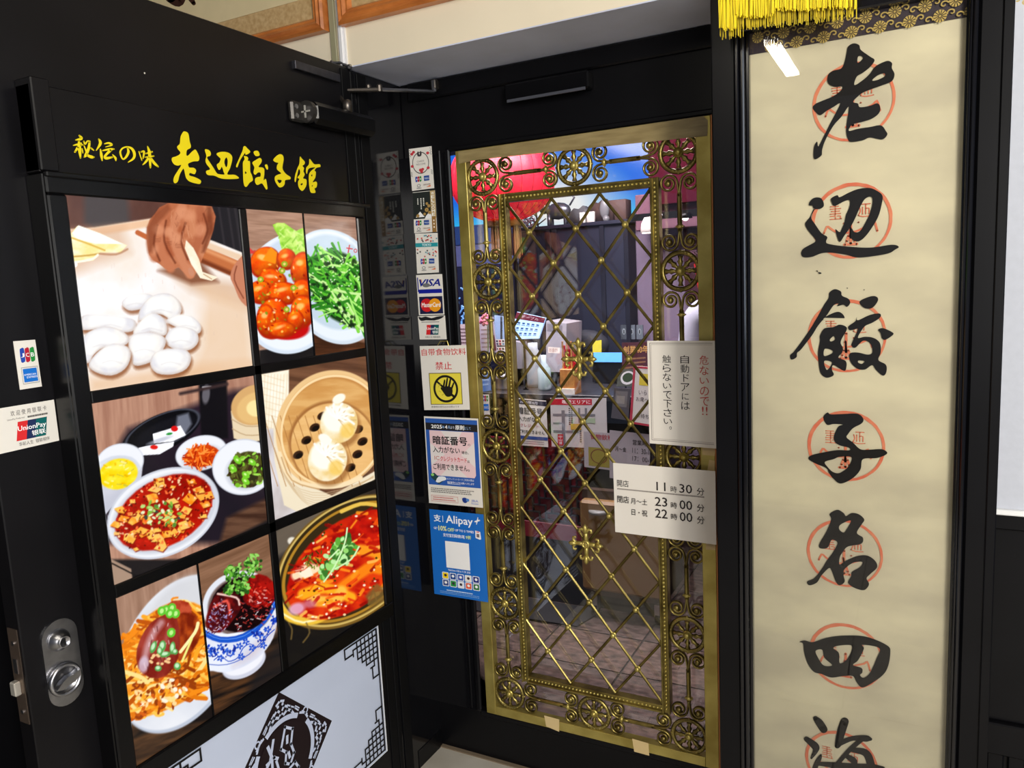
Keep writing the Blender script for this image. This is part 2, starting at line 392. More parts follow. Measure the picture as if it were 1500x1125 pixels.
MB().prism([(.757, .853), (.770, .864), (.781, .869), (.792, .869), (.805, .874), (.804, .863), (.792, .855), (.780, .853), (.768, .850)], fx, XL+.009, XL+.022).build('thumb_turn', STEEL, esc)
for (y, z) in ((.735, 1.98), (.74, 1.55), (1.1, 2.0)): MB().ball((XL, y, z), .002, 6).build('chip', mat('paint_chip', (200, 196, 186), .7), door)
# brass pull in the dark beyond the door edge
bp_ = thing('brass_pull', 'curved brass handle just showing past the edge of the open door', 'handle', (-1.52, 1.02, .9))
MB().tube([(-1.50, 1.0, .86), (-1.485, .995, .90), (-1.48, .99, .94), (-1.49, .985, .985), (-1.51, .99, 1.02)], .008, 8).build('grip', BRASSB, bp_, True)
MB().tube([(-1.60, 1.04, .845), (-1.50, 1.0, .86), (-1.49, .99, .885)], .007, 8).tube([(-1.60, 1.02, 1.03), (-1.51, .99, 1.02)], .007, 8).build('mount', BRASSB, bp_, True)
# door closer
dc = thing('door_closer', 'black hydraulic door closer with steel arm at the top of the open door', 'door closer', (XL, 1.6, 1.98))
MB().box(XL, XL+.05, 1.545, 1.80, 1.965, 2.02, .012).build('body', BEZEL, dc)
e = MB(); e.lathe([(.027, 1.535), (.027, 1.548)], 20, (XL+.027, 0, 1.993), 'y'); ec = e.build('end_cap', mat('worn_black_metal', (62, 60, 58), .35, metal=.6), dc)
MB().box(XL+.012, XL+.042, 1.532, 1.536, 1.991, 1.995).box(XL+.025, XL+.029, 1.532, 1.536, 1.978, 2.008).build('cross_slot', ink((160, 158, 150)), ec)
MB().box(XL, XL+.016, 1.50, 1.547, 1.968, 2.018, .005).build('mounting_plate', mat('worn_black_metal2', (62, 60, 58), .35, metal=.6), dc)
for zz in (1.982, 2.004): MB().lathe([(.006, XL+.015), (.006, XL+.018)], 10, (0, 1.515, zz), 'x').build('screw', STEEL, dc)
DARKM = mat('oily_steel', (104, 98, 92), .35, metal=.9)
pv = (XL+.028, 1.70, 2.03)
MB().lathe([(.013, 2.015), (.013, 2.045), (.009, 2.05)], 14, (pv[0], pv[1], 0)).build('spindle', DARKM, dc, True)
A = at(492, 133, 2, 2.085); Bq = at(556, 131, 2, 2.09); Cq = at(636, 134, 1, 1.975); 
MB().tube([pv, A, Bq], .008, 6, flat=.7).build('short_arm', DARKM, dc)
MB().tube([at(520, 132, 2, 2.092), Bq, Cq], .005, 6).tube([Cq, Cq+np.array([0, 0, .03])], .007, 6).build('long_arm', STEEL, dc)
MB().box(Cq[0]-.008, Cq[0]+.008, Cq[1]-.006, 2.0, Cq[2]+.006, Cq[2]+.034, .003).build('bracket', DARKM, dc)
for p in (A, Bq, at(540, 131, 2, 2.095)): MB().lathe([(.008, p[2]-.006), (.008, p[2]+.010), (.005, p[2]+.014)], 10, (p[0], p[1], 0)).build('bolt', DARKM, dc)
# slide bracket at the top of the door
hk = thing('door_stay', 'small metal stay hooked over the top edge of the open door', 'stay', tuple(at(470, 105, 0, XL)))
MB().box(XL-.001, XL+.012, 1.53, 1.70, 2.098, 2.118, .001).build('channel', mat('grey_metal', (70, 70, 78), .4, metal=.7, var=.4, scale=40), hk)
q0 = at(486, 92, 1, 1.735); q1 = at(512, 98, 1, 1.75)
MB().tube([q0, (q0+q1)/2+np.array([0, 0, .006]), q1], .004, 6).ball(q0, .007, 8).ball(q1, .008, 8).build('hook', STEEL, hk)
# transom sensor
sn = thing('door_sensor', 'slim black motion sensor box on the transom above the grille', 'sensor', (-.89, 2.0, 2.04))
MB().box(-1.02, -.77, 1.965, 2.0, 2.042, 2.088, .004).build('housing', BEZEL, sn)
MB().box(-1.012, -.778, 1.962, 1.966, 2.038, 2.046, .001).build('lens', mat('sensor_lens', (70, 72, 80), .15), sn)
# conduit and pictures above
cd_ = tag(MB().box(-1.405, -1.392, 1.742, 1.755, 2.155, 2.9, .002).box(-1.41, -1.387, 1.748, 1.755, 2.155, 2.9).build('cable_trunking', mat('white_plastic', (226, 226, 228), .4)), 'white plastic cable trunking on the cream wall between the two pictures', 'trunking')
struct(MB().box(-1.438, -1.418, 1.747, 1.755, zs, 2.9, .002).build('trim_5', mat('greenish_strip', (150, 146, 116), .6)), 'grey-green batten beside the trunking')
def picture(x0, x1, z0, label, glyph):
    t = thing('framed_picture', label, 'picture', ((x0+x1)/2, 1.73, z0), 'wood framed pictures over the door')
    z1 = z0+.5; w = .042
    prof = [(0, 0), (0, .024), (.006, .03), (.014, .026), (.02, .03), (.028, .024), (.034, .024), (w, .012), (w, 0)]
    m = MB(); cs = [(x0, z0, 1, 1), (x1, z0, -1, 1), (x1, z1, -1, -1), (x0, z1, 1, -1)]; n = len(prof)
    V = [(cx+sx*a, 1.755-b, cz+sz*a) for (cx, cz, sx, sz) in cs for (a, b) in prof]
    F = [(i*n+k, i*n+(k+1) % n, ((i+1) % 4)*n+(k+1) % n, ((i+1) % 4)*n+k) for i in range(4) for k in range(n)]
    m.add(V, F).build('frame', WOODF, t)
    MB().box(x0+w-.003, x1-w+.003, 1.742, 1.752, z0+w-.003, z1-w+.003).build('backing', mat('gold_brocade_mat', (206, 176, 128), .6, scale=90, c2=(182, 148, 98)), t)
    MB().box(x0+w+.05, x1-w-.05, 1.740, 1.742, z0+w+.055, z1-w-.05).build('paper', mat('aged_paper', (222, 204, 160), .7, var=.05), t)
    if glyph:
        g = [[(a[0], a[1], a[2]) for a in s] for s in glyph]; ink_strokes('brush_writing', (0, 0, 1), g, 1, 1.740, FN, ink((60, 34, 24)), t)
picture(-2.35, -1.442, 2.252, 'wood framed brush writing, left of the white trunking', [[(250, -4, 8), (262, 3, 7), (268, -6, 5)], [(276, -8, 5), (284, 5, 3)]])
picture(-1.392, -.55, 2.254, 'wood framed picture with a gold mat, right of the white trunking', None)
# ---------------------------------------------------------------- floor inside, its tiles
ti = struct(MB().box(-4.2, .2, 2.06, 6, -.06, -.004).build('floor_inside', mat('dark_grout', (28, 24, 24), .9)), 'dark joints of the restaurant floor')
TM = [mat('brown_marble_tile', c, .45, scale=24, c2=c2, stretch=(1, 2.0, 1)) for c, c2 in (((116, 98, 90), (54, 43, 41)), ((108, 90, 84), (50, 40, 38)), ((122, 100, 90), (58, 46, 42)))]
for i in range(10):
    for j in range(11):
        x0 = -3.73+i*.39; y0 = 2.10+j*.29
        MB().box(x0+.004, x0+.386, y0+.004, y0+.286, -.004, 0, .0008).build('floor_tile', random.choice(TM), ti)
# ---------------------------------------------------------------- header sign on the door
XH = -1.345
hs = thing('name_sign', 'black header board on the door with yellow brush lettering', 'sign', (XL, 1.2, 1.775))
MB().box(XL, XH, .836, 1.60, 1.776, 1.925, .002).build('board', LEAF, hs)
MB().box(XL, XH+.006, .836, .868, 1.778, 1.935, .002).build('end_block', LEAF, hs)
YEL = mat('yellow_lettering', (232, 212, 28), .5, spec=.2)
c2 = (245, 185, .08885); c3 = (340, 195, .09333)
XI = XH+.0002
ink_loops('character', c2, [[(255,95),(285,85),(330,105),(350,150),(365,250),(385,320),(375,360),(320,395),(310,470),(335,485),(400,420),(450,385),(480,410),(520,500),(510,570),(430,580),(350,610),(340,640),(360,680),(430,685),(470,725),(455,780),(430,790),(370,770),(360,810),(450,840),(545,890),(545,940),(500,950),(370,915),(310,860),(290,800),(270,710),(250,710),(200,800),(170,910),(120,940),(95,900),(110,830),(170,730),(225,640),(170,650),(110,630),(70,570),(75,520),(130,500),(190,470),(210,430),(165,370),(160,330),(200,290),(210,200),(220,155)]], 0, XI, LN, YEL, hs, thick=.001)
ink_loops('character', c2, [[(615,385),(640,378),(690,400),(715,450),(700,490),(660,500),(655,530),(700,600),(760,690),(810,770),(850,790),(935,795),(925,755),(895,670),(870,710),(840,715),(810,640),(850,600),(875,540),(850,510),(805,460),(850,430),(930,420),(1010,440),(1060,490),(1065,560),(1030,690),(985,792),(1100,800),(1170,840),(1150,865),(950,870),(850,850),(770,815),(670,805),(635,770),(640,735),(700,705),(640,620),(625,560),(640,490),(620,420)],[(970,515),(990,560),(985,640),(965,675),(940,620),(940,560)]], 0, XI, LN, YEL, hs, thick=.001)
ink_loops('character', c3, [[(200,205),(235,240),(280,290),(250,325),(205,340),(200,310),(170,350),(120,430),(85,520),(70,540),(58,510),(100,410),(160,270),(170,220)],[(180,360),(230,370),(250,400),(240,435),(275,450),(280,600),(305,660),(320,740),(270,780),(235,830),(210,845),(185,820),(170,730),(165,560),(165,460),(190,410)],[(198,600),(225,625),(200,640)],[(330,300),(370,275),(410,290),(425,350),(365,360)],[(315,460),(370,420),(430,390),(460,420),(450,470),(410,530),(470,540),(500,570),(500,650),(490,740),(525,720),(545,820),(550,870),(530,885),(500,840),(460,790),(390,815),(355,770),(360,710),(400,690),(440,680),(440,625),(400,620),(360,655),(330,620),(345,540),(325,500)],[(510,500),(545,495),(560,550),(545,575),(520,540)]], 0, XI, LN, YEL, hs, thick=.001)
ink_loops('character', c3, [[(640,420),(690,360),(745,330),(790,350),(805,410),(790,500),(790,570),(840,640),(910,690),(905,725),(830,740),(820,800),(790,840),(740,852),(700,810),(665,740),(670,680),(720,650),(765,630),(700,570),(700,510),(720,470),(670,455)],[(705,735),(770,740),(760,775),(735,785)]], 0, XI, LN, YEL, hs, thick=.001)
ink_loops('character', c3, [[(1060,370),(1090,400),(1135,450),(1130,490),(1100,515),(1125,550),(1115,600),(1135,650),(1110,710),(1160,730),(1160,820),(1120,890),(1085,905),(1040,850),(1030,770),(1050,720),(1020,700),(1060,640),(1060,590),(1040,570),(1010,690),(990,770),(975,740),(985,660),(1020,550),(1050,480)],[(1070,800),(1100,785),(1100,810),(1080,820)],[(1210,405),(1250,450),(1290,490),(1370,490),(1380,530),(1320,545),(1290,590),(1310,610),(1300,700),(1260,770),(1310,760),(1330,790),(1320,850),(1290,870),(1305,920),(1290,940),(1230,930),(1205,830),(1200,660),(1240,590),(1300,540),(1230,545),(1190,570),(1170,640),(1155,610),(1160,540),(1200,490)],[(1235,660),(1255,650),(1250,685)],[(1245,825),(1265,818),(1252,840)]], 0, XI, LN, YEL, hs, thick=.001)
c1 = (100, 190, .09333)
for S in ([[(170,95,14),(200,140,24),(110,162,7)],[(75,247,8),(190,222,22)],[(160,170,14),(172,300,27),(187,445,12)],[(150,270,20),(100,350,14)],[(190,250,15),(225,235,8)],[(240,185,12),(262,225,14),(295,180,10),(330,185,14)],[(330,190,16),(312,300,22),(270,400,24),(245,430,10)],[(212,300,10),(222,360,12)],[(285,400,16),(360,430,24),(400,432,10)],[(350,290,14),(395,325,9)],[(240,250,7),(265,310,12),(290,390,14)]],
          [[(475,150,12),(500,215,24),(435,325,7)],[(500,310,10),(515,400,22),(527,482,11)],[(565,222,8),(630,210,16),(680,240,14),(580,272,5)],[(535,328,9),(640,308,18),(712,305,12)],[(665,318,22),(575,410,18),(590,448,22),(685,432,14)],[(690,390,6),(735,445,18),(742,485,10)]],
          [[(925,285,12),(940,350,20),(905,425,18),(855,462,12),(820,400,14),(815,335,14),(860,285,12),(930,272,12),(1000,305,20),(1035,385,22),(1015,455,18),(935,512,7)]],
          [[(1105,345,9),(1150,480,9)],[(1140,350,12),(1185,345,16),(1170,450,11)],[(1240,262,8),(1270,370,24),(1284,592,14)],[(1215,375,12),(1310,348,14)],[(1205,432,10),(1335,415,12)],[(1262,430,16),(1215,500,18),(1165,552,8)],[(1290,440,12),(1340,520,22),(1405,580,12)]]):
    ink_strokes('character', c1, S, 0, XI, LN, YEL, hs, .0008)
# ---------------------------------------------------------------- backlit menu box with eight food photographs
XP = -1.335
lb = thing('menu_lightbox', 'backlit black menu box on the door showing eight food photographs', 'light box', (XL, 1.27, .6))
yA, yB = .834, 1.705
fr = MB().box(XL, XP-.003, yA, yB, .602, 1.774, .002)
fr.build('housing', BEZEL, lb)
bz = MB()
for (a, b, c, d) in ((yA, yB, 1.738, 1.775), (yA, yB, .600, .643), (yA, .869, .643, 1.738), (1.671, yB, .643, 1.738)): bz.box(XP-.003, XP+.007, a, b, c, d, .003)
bz.build('outer_frame', BEZEL, lb)
bz = MB().box(XP-.003, XP+.005, 1.263, 1.285, .643, 1.738, .002).box(XP-.003, XP+.005, .869, 1.671, 1.364, 1.387, .002).box(XP-.003, XP+.005, .869, 1.671, .989, 1.015, .002)
bz.build('mullion', BEZEL, lb)
MB().box(XP-.003, XP+.003, 1.4665, 1.4700, 1.387, 1.738).build('divider', BEZEL, lb)
MB().box(XP-.003, XP+.003, 1.0565, 1.0600, .643, .989).build('divider', BEZEL, lb)
MB().box(XP+.0, XP+.012, yA, yB+.02, 1.766, 1.776, .002).build('top_lip', BEZEL, lb)
PHOTO = bpy.data.materials.new('backlit_photo_print'); PHOTO.use_nodes = True
nt = PHOTO.node_tree; nt.nodes.clear(); _o = nt.nodes.new('ShaderNodeOutputMaterial'); _a = nt.nodes.new('ShaderNodeAttribute'); _a.attribute_name = 'print'
_e = nt.nodes.new('ShaderNodeEmission'); _g = nt.nodes.new('ShaderNodeBsdfGlossy'); _g.inputs['Roughness'].default_value = .12; _ad = nt.nodes.new('ShaderNodeMixShader'); _ad.inputs[0].default_value = .03
nt.links.new(_a.outputs['Color'], _e.inputs[0]); nt.links.new(_e.outputs[0], _ad.inputs[1]); nt.links.new(_g.outputs[0], _ad.inputs[2]); nt.links.new(_ad.outputs[0], _o.inputs[0])
_e.inputs[1].default_value = 1.12
PHOTO.cycles.emission_sampling = 'NONE'
def vnoise(x, y, seed=0):
    xi = np.floor(x).astype(np.int64); yi = np.floor(y).astype(np.int64); fx = x-xi; fy = y-yi
    fx = fx*fx*(3-2*fx); fy = fy*fy*(3-2*fy)
    def h(a, b):
        n = (a*374761393+b*668265263+seed*974634777) & 0x7fffffff
        n = ((n ^ (n >> 13))*1274126177) & 0x7fffffff
        return ((n ^ (n >> 16)) & 0xffff)/65535.0
    return (h(xi, yi)*(1-fx)+h(xi+1, yi)*fx)*(1-fy)+(h(xi, yi+1)*(1-fx)+h(xi+1, yi+1)*fx)*fy
def fbm(x, y, seed=0, o=4):
    t = 0; a = .5
    for i in range(o): t = t+a*vnoise(x*2**i, y*2**i, seed+i); a *= .5
    return t/(1-.5**o)
class Cv:
    def __init__(s, px, py): s.px = px; s.py = py; s.c = np.zeros((len(px), 3)); s.T(0, 0, 1)
    def T(s, ox, oy, k): s.x = (s.px-ox)/k; s.y = (s.py-oy)/k; s.k = k; return s
    def _b(s, al, c, i):
        c = np.asarray(c, float); al = al[:, None]
        s.c[i] = s.c[i]*(1-al)+(c if c.ndim > 1 else c[None, :])*al
    def fill(s, c, c2=None, sx=.01, sy=.01, seed=0, lo=.3, hi=.7):
        n = len(s.px); t = np.clip((fbm(s.x*sx, s.y*sy, seed)-lo)/(hi-lo), 0, 1)[:, None] if c2 else 0
        s.c[:] = np.array(c, float)*(1-t)+(np.array(c2, float)*t if c2 else 0)
    def _col(s, c, i, c2, sx, sy, seed, ang=0):
        if c2 is None: return c
        x, y = s.x[i], s.y[i]; ca, sa = math.cos(ang), math.sin(ang)
        t = np.clip((fbm((x*ca+y*sa)*sx, (-x*sa+y*ca)*sy, seed)-.3)/.4, 0, 1)[:, None]
        return np.array(c, float)*(1-t)+np.array(c2, float)*t
    def poly(s, pts, c, soft=2, a=1, c2=None, sx=.03, sy=.03, seed=1, ang=0, sm=0):
        P = np.array(smooth_loop(pts, sm) if sm else pts, float); b0 = P.min(0)-soft; b1 = P.max(0)+soft
        i = np.nonzero((s.x > b0[0]) & (s.x < b1[0]) & (s.y > b0[1]) & (s.y < b1[1]))[0]
        if not len(i): return s
        x, y = s.x[i], s.y[i]; ins = np.zeros(len(i), bool); d = np.full(len(i), 1e9); n = len(P)
        for k in range(n):
            x0, y0 = P[k]; x1, y1 = P[(k+1) % n]; dx, dy = x1-x0, y1-y0
            t = np.clip(((x-x0)*dx+(y-y0)*dy)/(dx*dx+dy*dy+1e-9), 0, 1)
            d = np.minimum(d, (x-x0-t*dx)**2+(y-y0-t*dy)**2)
            if y0 != y1: ins ^= ((y0 > y) != (y1 > y)) & (x < dx*(y-y0)/dy+x0)
        d = np.sqrt(d)*np.where(ins, 1, -1); s._b(np.clip(d/soft+.5, 0, 1)*a, s._col(c, i, c2, sx, sy, seed, ang), i); return s
    def ell(s, cx, cy, rx, ry, ang=0, c=(0, 0, 0), soft=2, a=1, c2=None, sx=.03, sy=.03, seed=1, sh=0, ring=0):
        R = max(rx, ry)+soft; i = np.nonzero((abs(s.x-cx) < R) & (abs(s.y-cy) < R))[0]
        if not len(i): return s
        x, y = s.x[i]-cx, s.y[i]-cy; g = math.radians(ang); u = x*math.cos(g)+y*math.sin(g); v = -x*math.sin(g)+y*math.cos(g)
        d = np.sqrt((u/rx)**2+(v/ry)**2); m = min(rx, ry); al = np.clip((1-d)*m/soft+.5, 0, 1)
        if ring: al = al*np.clip((d-ring)*m/soft+.5, 0, 1)
        col = s._col(c, i, c2, sx, sy, seed)
        if sh:
            w = np.clip(1+sh*(-(x*.5+y*.85)/max(rx, ry))-abs(sh)*.5*np.clip(d, 0, 1)**3, 0, 1.6)[:, None]; col = np.array(col, float)*w
        s._b(al*a, col, i); return s
    def line(s, pts, w, c, soft=1.5, a=1, sm=3, w2=None):
        P = smooth_loop([tuple(p) for p in pts], sm, False) if sm > 1 and len(pts) > 2 else [np.array(p, float) for p in pts]
        P = np.array(P); b0 = P.min(0)-w-soft; b1 = P.max(0)+w+soft
        i = np.nonzero((s.x > b0[0]) & (s.x < b1[0]) & (s.y > b0[1]) & (s.y < b1[1]))[0]
        if not len(i): return s
        x, y = s.x[i], s.y[i]; D = np.full(len(i), -1e9); n = len(P)
        for k in range(n-1):
            x0, y0 = P[k]; dx, dy = P[k+1]-P[k]; t = np.clip(((x-x0)*dx+(y-y0)*dy)/(dx*dx+dy*dy+1e-9), 0, 1)
            ww = w if w2 is None else w+(w2-w)*(k+t)/(n-1)
            D = np.maximum(D, ww/2-np.sqrt((x-x0-t*dx)**2+(y-y0-t*dy)**2))
        s._b(np.clip(D/soft+.5, 0, 1)*a, c, i); return s
    def wood(s, c, c2, ang, f=.05, k=.12, seed=3):
        ca, sa = math.cos(math.radians(ang)), math.sin(math.radians(ang)); u = s.x*ca+s.y*sa; v = -s.x*sa+s.y*ca
        t = np.clip((fbm(u*f*k, v*f, seed)-.3)/.4, 0, 1); t = t*.65+.35*vnoise(u*f*.3, v*f*5, seed+9); t = t[:, None]
        s.c[:] = np.array(c, float)*(1-t)+np.array(c2, float)*t
def scat(poly, n, seed):
    r = random.Random(seed); P = np.array(poly, float); b0 = P.min(0); b1 = P.max(0); out = []
    while len(out) < n:
        x = r.uniform(b0[0], b1[0]); y = r.uniform(b0[1], b1[1]); ins = False
        for k in range(len(P)):
            x0, y0 = P[k]; x1, y1 = P[(k+1) % len(P)]
            if (y0 > y) != (y1 > y) and x < (x1-x0)*(y-y0)/(y1-y0)+x0: ins = not ins
        if ins: out.append((x, y, r))
    return out
T2 = (80, 270, 1/3.); T3 = (80, 600, .46685)
def rim_pts(cx, cy, rx, ry, ang, f=1.0, n=24):
    g = math.radians(ang); return [(cx+f*(rx*math.cos(t)*math.cos(g)-ry*math.sin(t)*math.sin(g)), cy+f*(rx*math.cos(t)*math.sin(g)+ry*math.sin(t)*math.cos(g))) for t in np.arange(n)*2*math.pi/n]
def p_dough(v):
    v.T(*T2); v.fill((116, 78, 66), (92, 60, 52), .01, .004)
    v.poly([(130, 40), (320, 50), (330, 170), (190, 210), (130, 170)], (74, 66, 66), 30)
    v.poly([(640, 60), (900, 60), (900, 380), (660, 240)], (38, 36, 40), 6)
    for x in (720, 760, 790): v.line([(x, 90), (x+30, 290)], 8, (54, 50, 54), 8)
    v.poly([(40, 200), (175, 190), (430, 150), (600, 215), (700, 250), (900, 330), (900, 950), (40, 950)], (244, 232, 220), 5, c2=(252, 248, 250), sx=.006, sy=.006, seed=4)
    v.poly([(40, 200), (175, 190), (430, 150), (432, 185), (190, 225), (60, 250)], (238, 196, 160), 14)
    v.poly([(40, 205), (300, 185), (330, 300), (80, 400)], (214, 166, 128), 60, .55)
    v.poly([(470, 360), (560, 400), (860, 440), (860, 560), (600, 470)], (206, 160, 122), 50, .6)
    v.poly([(650, 430), (860, 520), (880, 800), (560, 870), (640, 700)], (232, 196, 160), 80, .7)
    v.poly([(150, 850), (500, 800), (870, 780), (870, 900), (150, 920)], (226, 178, 132), 60, .6)
    for k in range(26):
        x, y, r = scat([(250, 330), (840, 540), (640, 700), (150, 560)], 26, 5)[k]; v.line([(x, y), (x+r.uniform(-40, 50), y+r.uniform(6, 26))], 2, (214, 190, 176), 4, .5)
    # dough wrappers at the left
    v.poly([(60, 230), (100, 182), (190, 215), (318, 268), (290, 300), (200, 300), (170, 335), (75, 345)], (250, 232, 150), 3, c2=(255, 250, 214), sx=.02, sy=.03)
    v.poly([(75, 215), (105, 180), (200, 215), (300, 262), (180, 262), (100, 240)], (255, 253, 244), 3)
    v.line([(75, 235), (150, 262), (220, 290)], 7, (222, 178, 66), 5); v.line([(80, 318), (150, 312), (195, 305)], 7, (206, 160, 70), 5); v.line([(70, 345), (160, 330), (190, 310)], 10, (255, 250, 230), 3)
    v.ell(85, 352, 16, 14, 0, (255, 252, 244)); v.line([(200, 305), (270, 308), (320, 285)], 7, (172, 110, 70), 8, .8)
    # rolling pin and right hand
    v.line([(365, 212), (420, 240)], 22, (196, 104, 58), 4); v.line([(590, 280), (860, 400)], 74, (196, 112, 66), 5, sm=1); v.line([(600, 262), (860, 372)], 16, (232, 160, 110), 12, .8, sm=1)
    v.line([(600, 315), (840, 420)], 20, (104, 44, 24), 14, .8, sm=1)
    v.line([(665, 265), (850, 335)], 26, (236, 206, 176), 8, sm=1)
    v.poly([(800, 340), (860, 310), (870, 530), (820, 515), (790, 450), (772, 400)], (200, 128, 98), 4, sm=3); v.line([(800, 360), (790, 420), (830, 500)], 5, (132, 68, 48), 5)
    # left hand
    v.poly([(455, 380), (600, 440), (720, 430), (640, 330)], (120, 62, 36), 26, .8)
    v.poly([(500, 82), (690, 95), (698, 200), (660, 300), (640, 350), (610, 410), (585, 408), (545, 365), (505, 382), (460, 350), (415, 310), (405, 190), (440, 130)], (176, 96, 62), 4, c2=(206, 132, 94), sx=.02, sy=.02, sm=2)
    v.line([(520, 95), (440, 180), (425, 260), (440, 320)], 44, (190, 112, 76), 14, .8); v.line([(560, 100), (520, 200), (540, 290), (595, 395)], 40, (208, 134, 98), 12, .9)
    v.line([(470, 170), (460, 270), (510, 370)], 38, (198, 120, 84), 12, .9); v.line([(640, 110), (640, 220), (600, 330)], 40, (176, 98, 66), 16, .8)
    for L in ([(490, 160), (482, 250), (530, 345)], [(452, 180), (436, 262), (462, 335)], [(575, 170), (556, 250), (585, 330)], [(655, 130), (672, 200), (650, 260)]): v.line(L, 7, (104, 46, 28), 8, .85)
    for x, y, r in scat([(500, 100), (670, 110), (650, 220), (520, 260)], 40, 8): v.line([(x, y), (x+r.uniform(-8, 8), y+r.uniform(10, 26))], 2, r.choice([(222, 158, 122), (140, 72, 48)]), 3, .6)
    v.ell(600, 385, 12, 20, -20, (206, 140, 110), 4)
    for x, y, a, b in ((455, 200, 26, 22), (500, 210, 22, 20), (535, 235, 24, 22), (575, 130, 44, 26), (640, 200, 24, 30), (440, 290, 14, 22)): v.ell(x, y, a, b, 20, (226, 154, 116), 16, .6)
    for x, y in ((452, 236), (500, 250), (546, 262)):
        for k in range(3): v.line([(x-14, y+k*7), (x, y+3+k*7), (x+14, y+k*7)], 2, (132, 68, 44), 3, .7)
    v.poly([(405, 190), (440, 130), (500, 82), (510, 110), (450, 180), (430, 300), (412, 300)], (110, 50, 30), 16, .45)
    v.poly([(690, 95), (698, 200), (660, 300), (645, 300), (670, 200), (668, 100)], (104, 48, 30), 14, .6)
    v.poly([(578, 245), (610, 280), (635, 330), (650, 385), (718, 408), (690, 424), (640, 412), (600, 350), (572, 280)], (244, 226, 190), 3, c2=(255, 246, 224), sx=.02, sy=.02)
    v.line([(655, 395), (690, 416)], 4, (190, 150, 112), 4)
    # dough pieces
    D = ["295,520 330,490 400,480 440,500 400,540 340,555 310,545", "120,580 200,575 300,585 355,600 350,640 300,650 220,630 125,640", "370,600 380,540 430,490 500,480 545,510 557,560 520,600 480,575 430,570",
         "490,600 540,575 600,580 640,615 640,650 600,660 540,630", "345,650 380,600 430,565 480,590 495,640 480,665 420,650 370,670", "120,690 150,650 220,625 290,640 330,680 300,710 220,715 170,750 150,785 118,770",
         "485,680 510,640 560,625 620,645 632,690 600,725 550,730 500,710", "325,700 345,660 420,650 480,670 485,710 440,770 380,795 345,790 335,740", "150,790 200,730 260,700 320,715 335,755 310,810 250,840 180,825", "420,790 440,740 500,725 570,725 600,760 580,810 520,835 450,830"]
    for k, d in enumerate(D):
        P = [tuple(map(float, q.split(','))) for q in d.split()]; mx = sum(p[0] for p in P)/len(P); my = sum(p[1] for p in P)/len(P)
        sc = lambda f, dx=0, dy=0: [(mx+(p[0]-mx)*f+dx, my+(p[1]-my)*f+dy) for p in P]
        v.poly(sc(1.02, 5, 16), (146, 88, 52), 16, .85, sm=3); v.poly(P, (212, 200, 194), 3, sm=3)
        v.poly(sc(.93, -2, -4), (247, 243, 238), 12, c2=(226, 224, 230), sx=.018, sy=.022, seed=k+3, sm=3); v.poly(sc(.62, -8, -12), (255, 255, 252), 26, sm=3)
        v.line([(mx-40, my+14), (mx, my+4), (mx+44, my+16)], 5, (214, 208, 212), 9, .55)
        v.line([(mx-30, my-20), (mx+20, my-26)], 6, (255, 255, 255), 8, .6)
def p_prawn(v):
    v.T(*T2); v.wood((150, 112, 92), (190, 150, 128), 4, .08)
    v.poly([(900, 730), (1140, 690), (1150, 800), (900, 800)], (26, 24, 26), 8)
    v.ell(1040, 480, 225, 268, 14, (214, 226, 240), 4); v.ell(1044, 470, 212, 262, 14, (236, 242, 250), 8); v.ell(1050, 450, 190, 226, 14, (196, 212, 232), 14, .8)
    v.line([(850, 280), (872, 300)], 12, (214, 60, 60), 3); v.line([(856, 305), (880, 292)], 6, (214, 60, 60), 3)
    v.poly([(958, 178), (1010, 170), (1060, 205), (1110, 195), (1110, 350), (1060, 330), (1000, 290), (985, 230)], (150, 214, 60), 4, c2=(206, 240, 120), sx=.05, sy=.05, sm=2)
    for x, y, r in scat([(970, 180), (1100, 200), (1100, 330), (1010, 290)], 22, 3): v.line([(x, y), (x+r.uniform(-24, 24), y+r.uniform(10, 30))], 5, r.choice([(116, 190, 40), (226, 250, 160)]), 5, .7)
    v.ell(1000, 620, 120, 62, 8, (196, 14, 16), 8)
    B = [(925, 345, 62, 70, 35), (1020, 330, 40, 45, 0), (1085, 370, 45, 70, 10), (960, 420, 60, 45, 20), (905, 475, 52, 50, 0), (1010, 480, 72, 48, 5), (1090, 470, 45, 50, 0), (960, 590, 70, 88, 10), (1090, 560, 50, 70, 0), (1060, 600, 36, 44, 0), (930, 600, 40, 70, 0), (1000, 640, 60, 36, 0)]
    for k, (x, y, a, b, g) in enumerate(B):
        v.ell(x, y, a*1.05, b*1.05, g, (176, 30, 8), 6); v.ell(x-2, y-4, a*.95, b*.93, g, (250, 116, 12), 10, c2=(232, 64, 8), sx=.035, sy=.035, seed=k, sh=.25)
        v.ell(x-a*.2, y-b*.35, a*.35, b*.18, g-20, (255, 214, 130), 9, .8)
    v.poly([(915, 330), (950, 275), (978, 300), (970, 350)], (255, 146, 20), 5)
    for x, y, r in scat([(890, 350), (1110, 360), (1120, 600), (1050, 660), (890, 640)], 90, 12):
        v.ell(x, y, r.uniform(3, 8), r.uniform(2, 6), r.uniform(0, 90), r.choice([(255, 236, 190), (255, 170, 40), (120, 150, 30), (150, 16, 6), (255, 200, 90)]), 3, .85)
    for x, y in ((1020, 550), (1010, 350), (1050, 455), (905, 418), (1000, 380)): v.ell(x, y, 14, 13, 0, (150, 176, 40), 3); v.ell(x, y, 6, 6, 0, (230, 210, 120), 2)
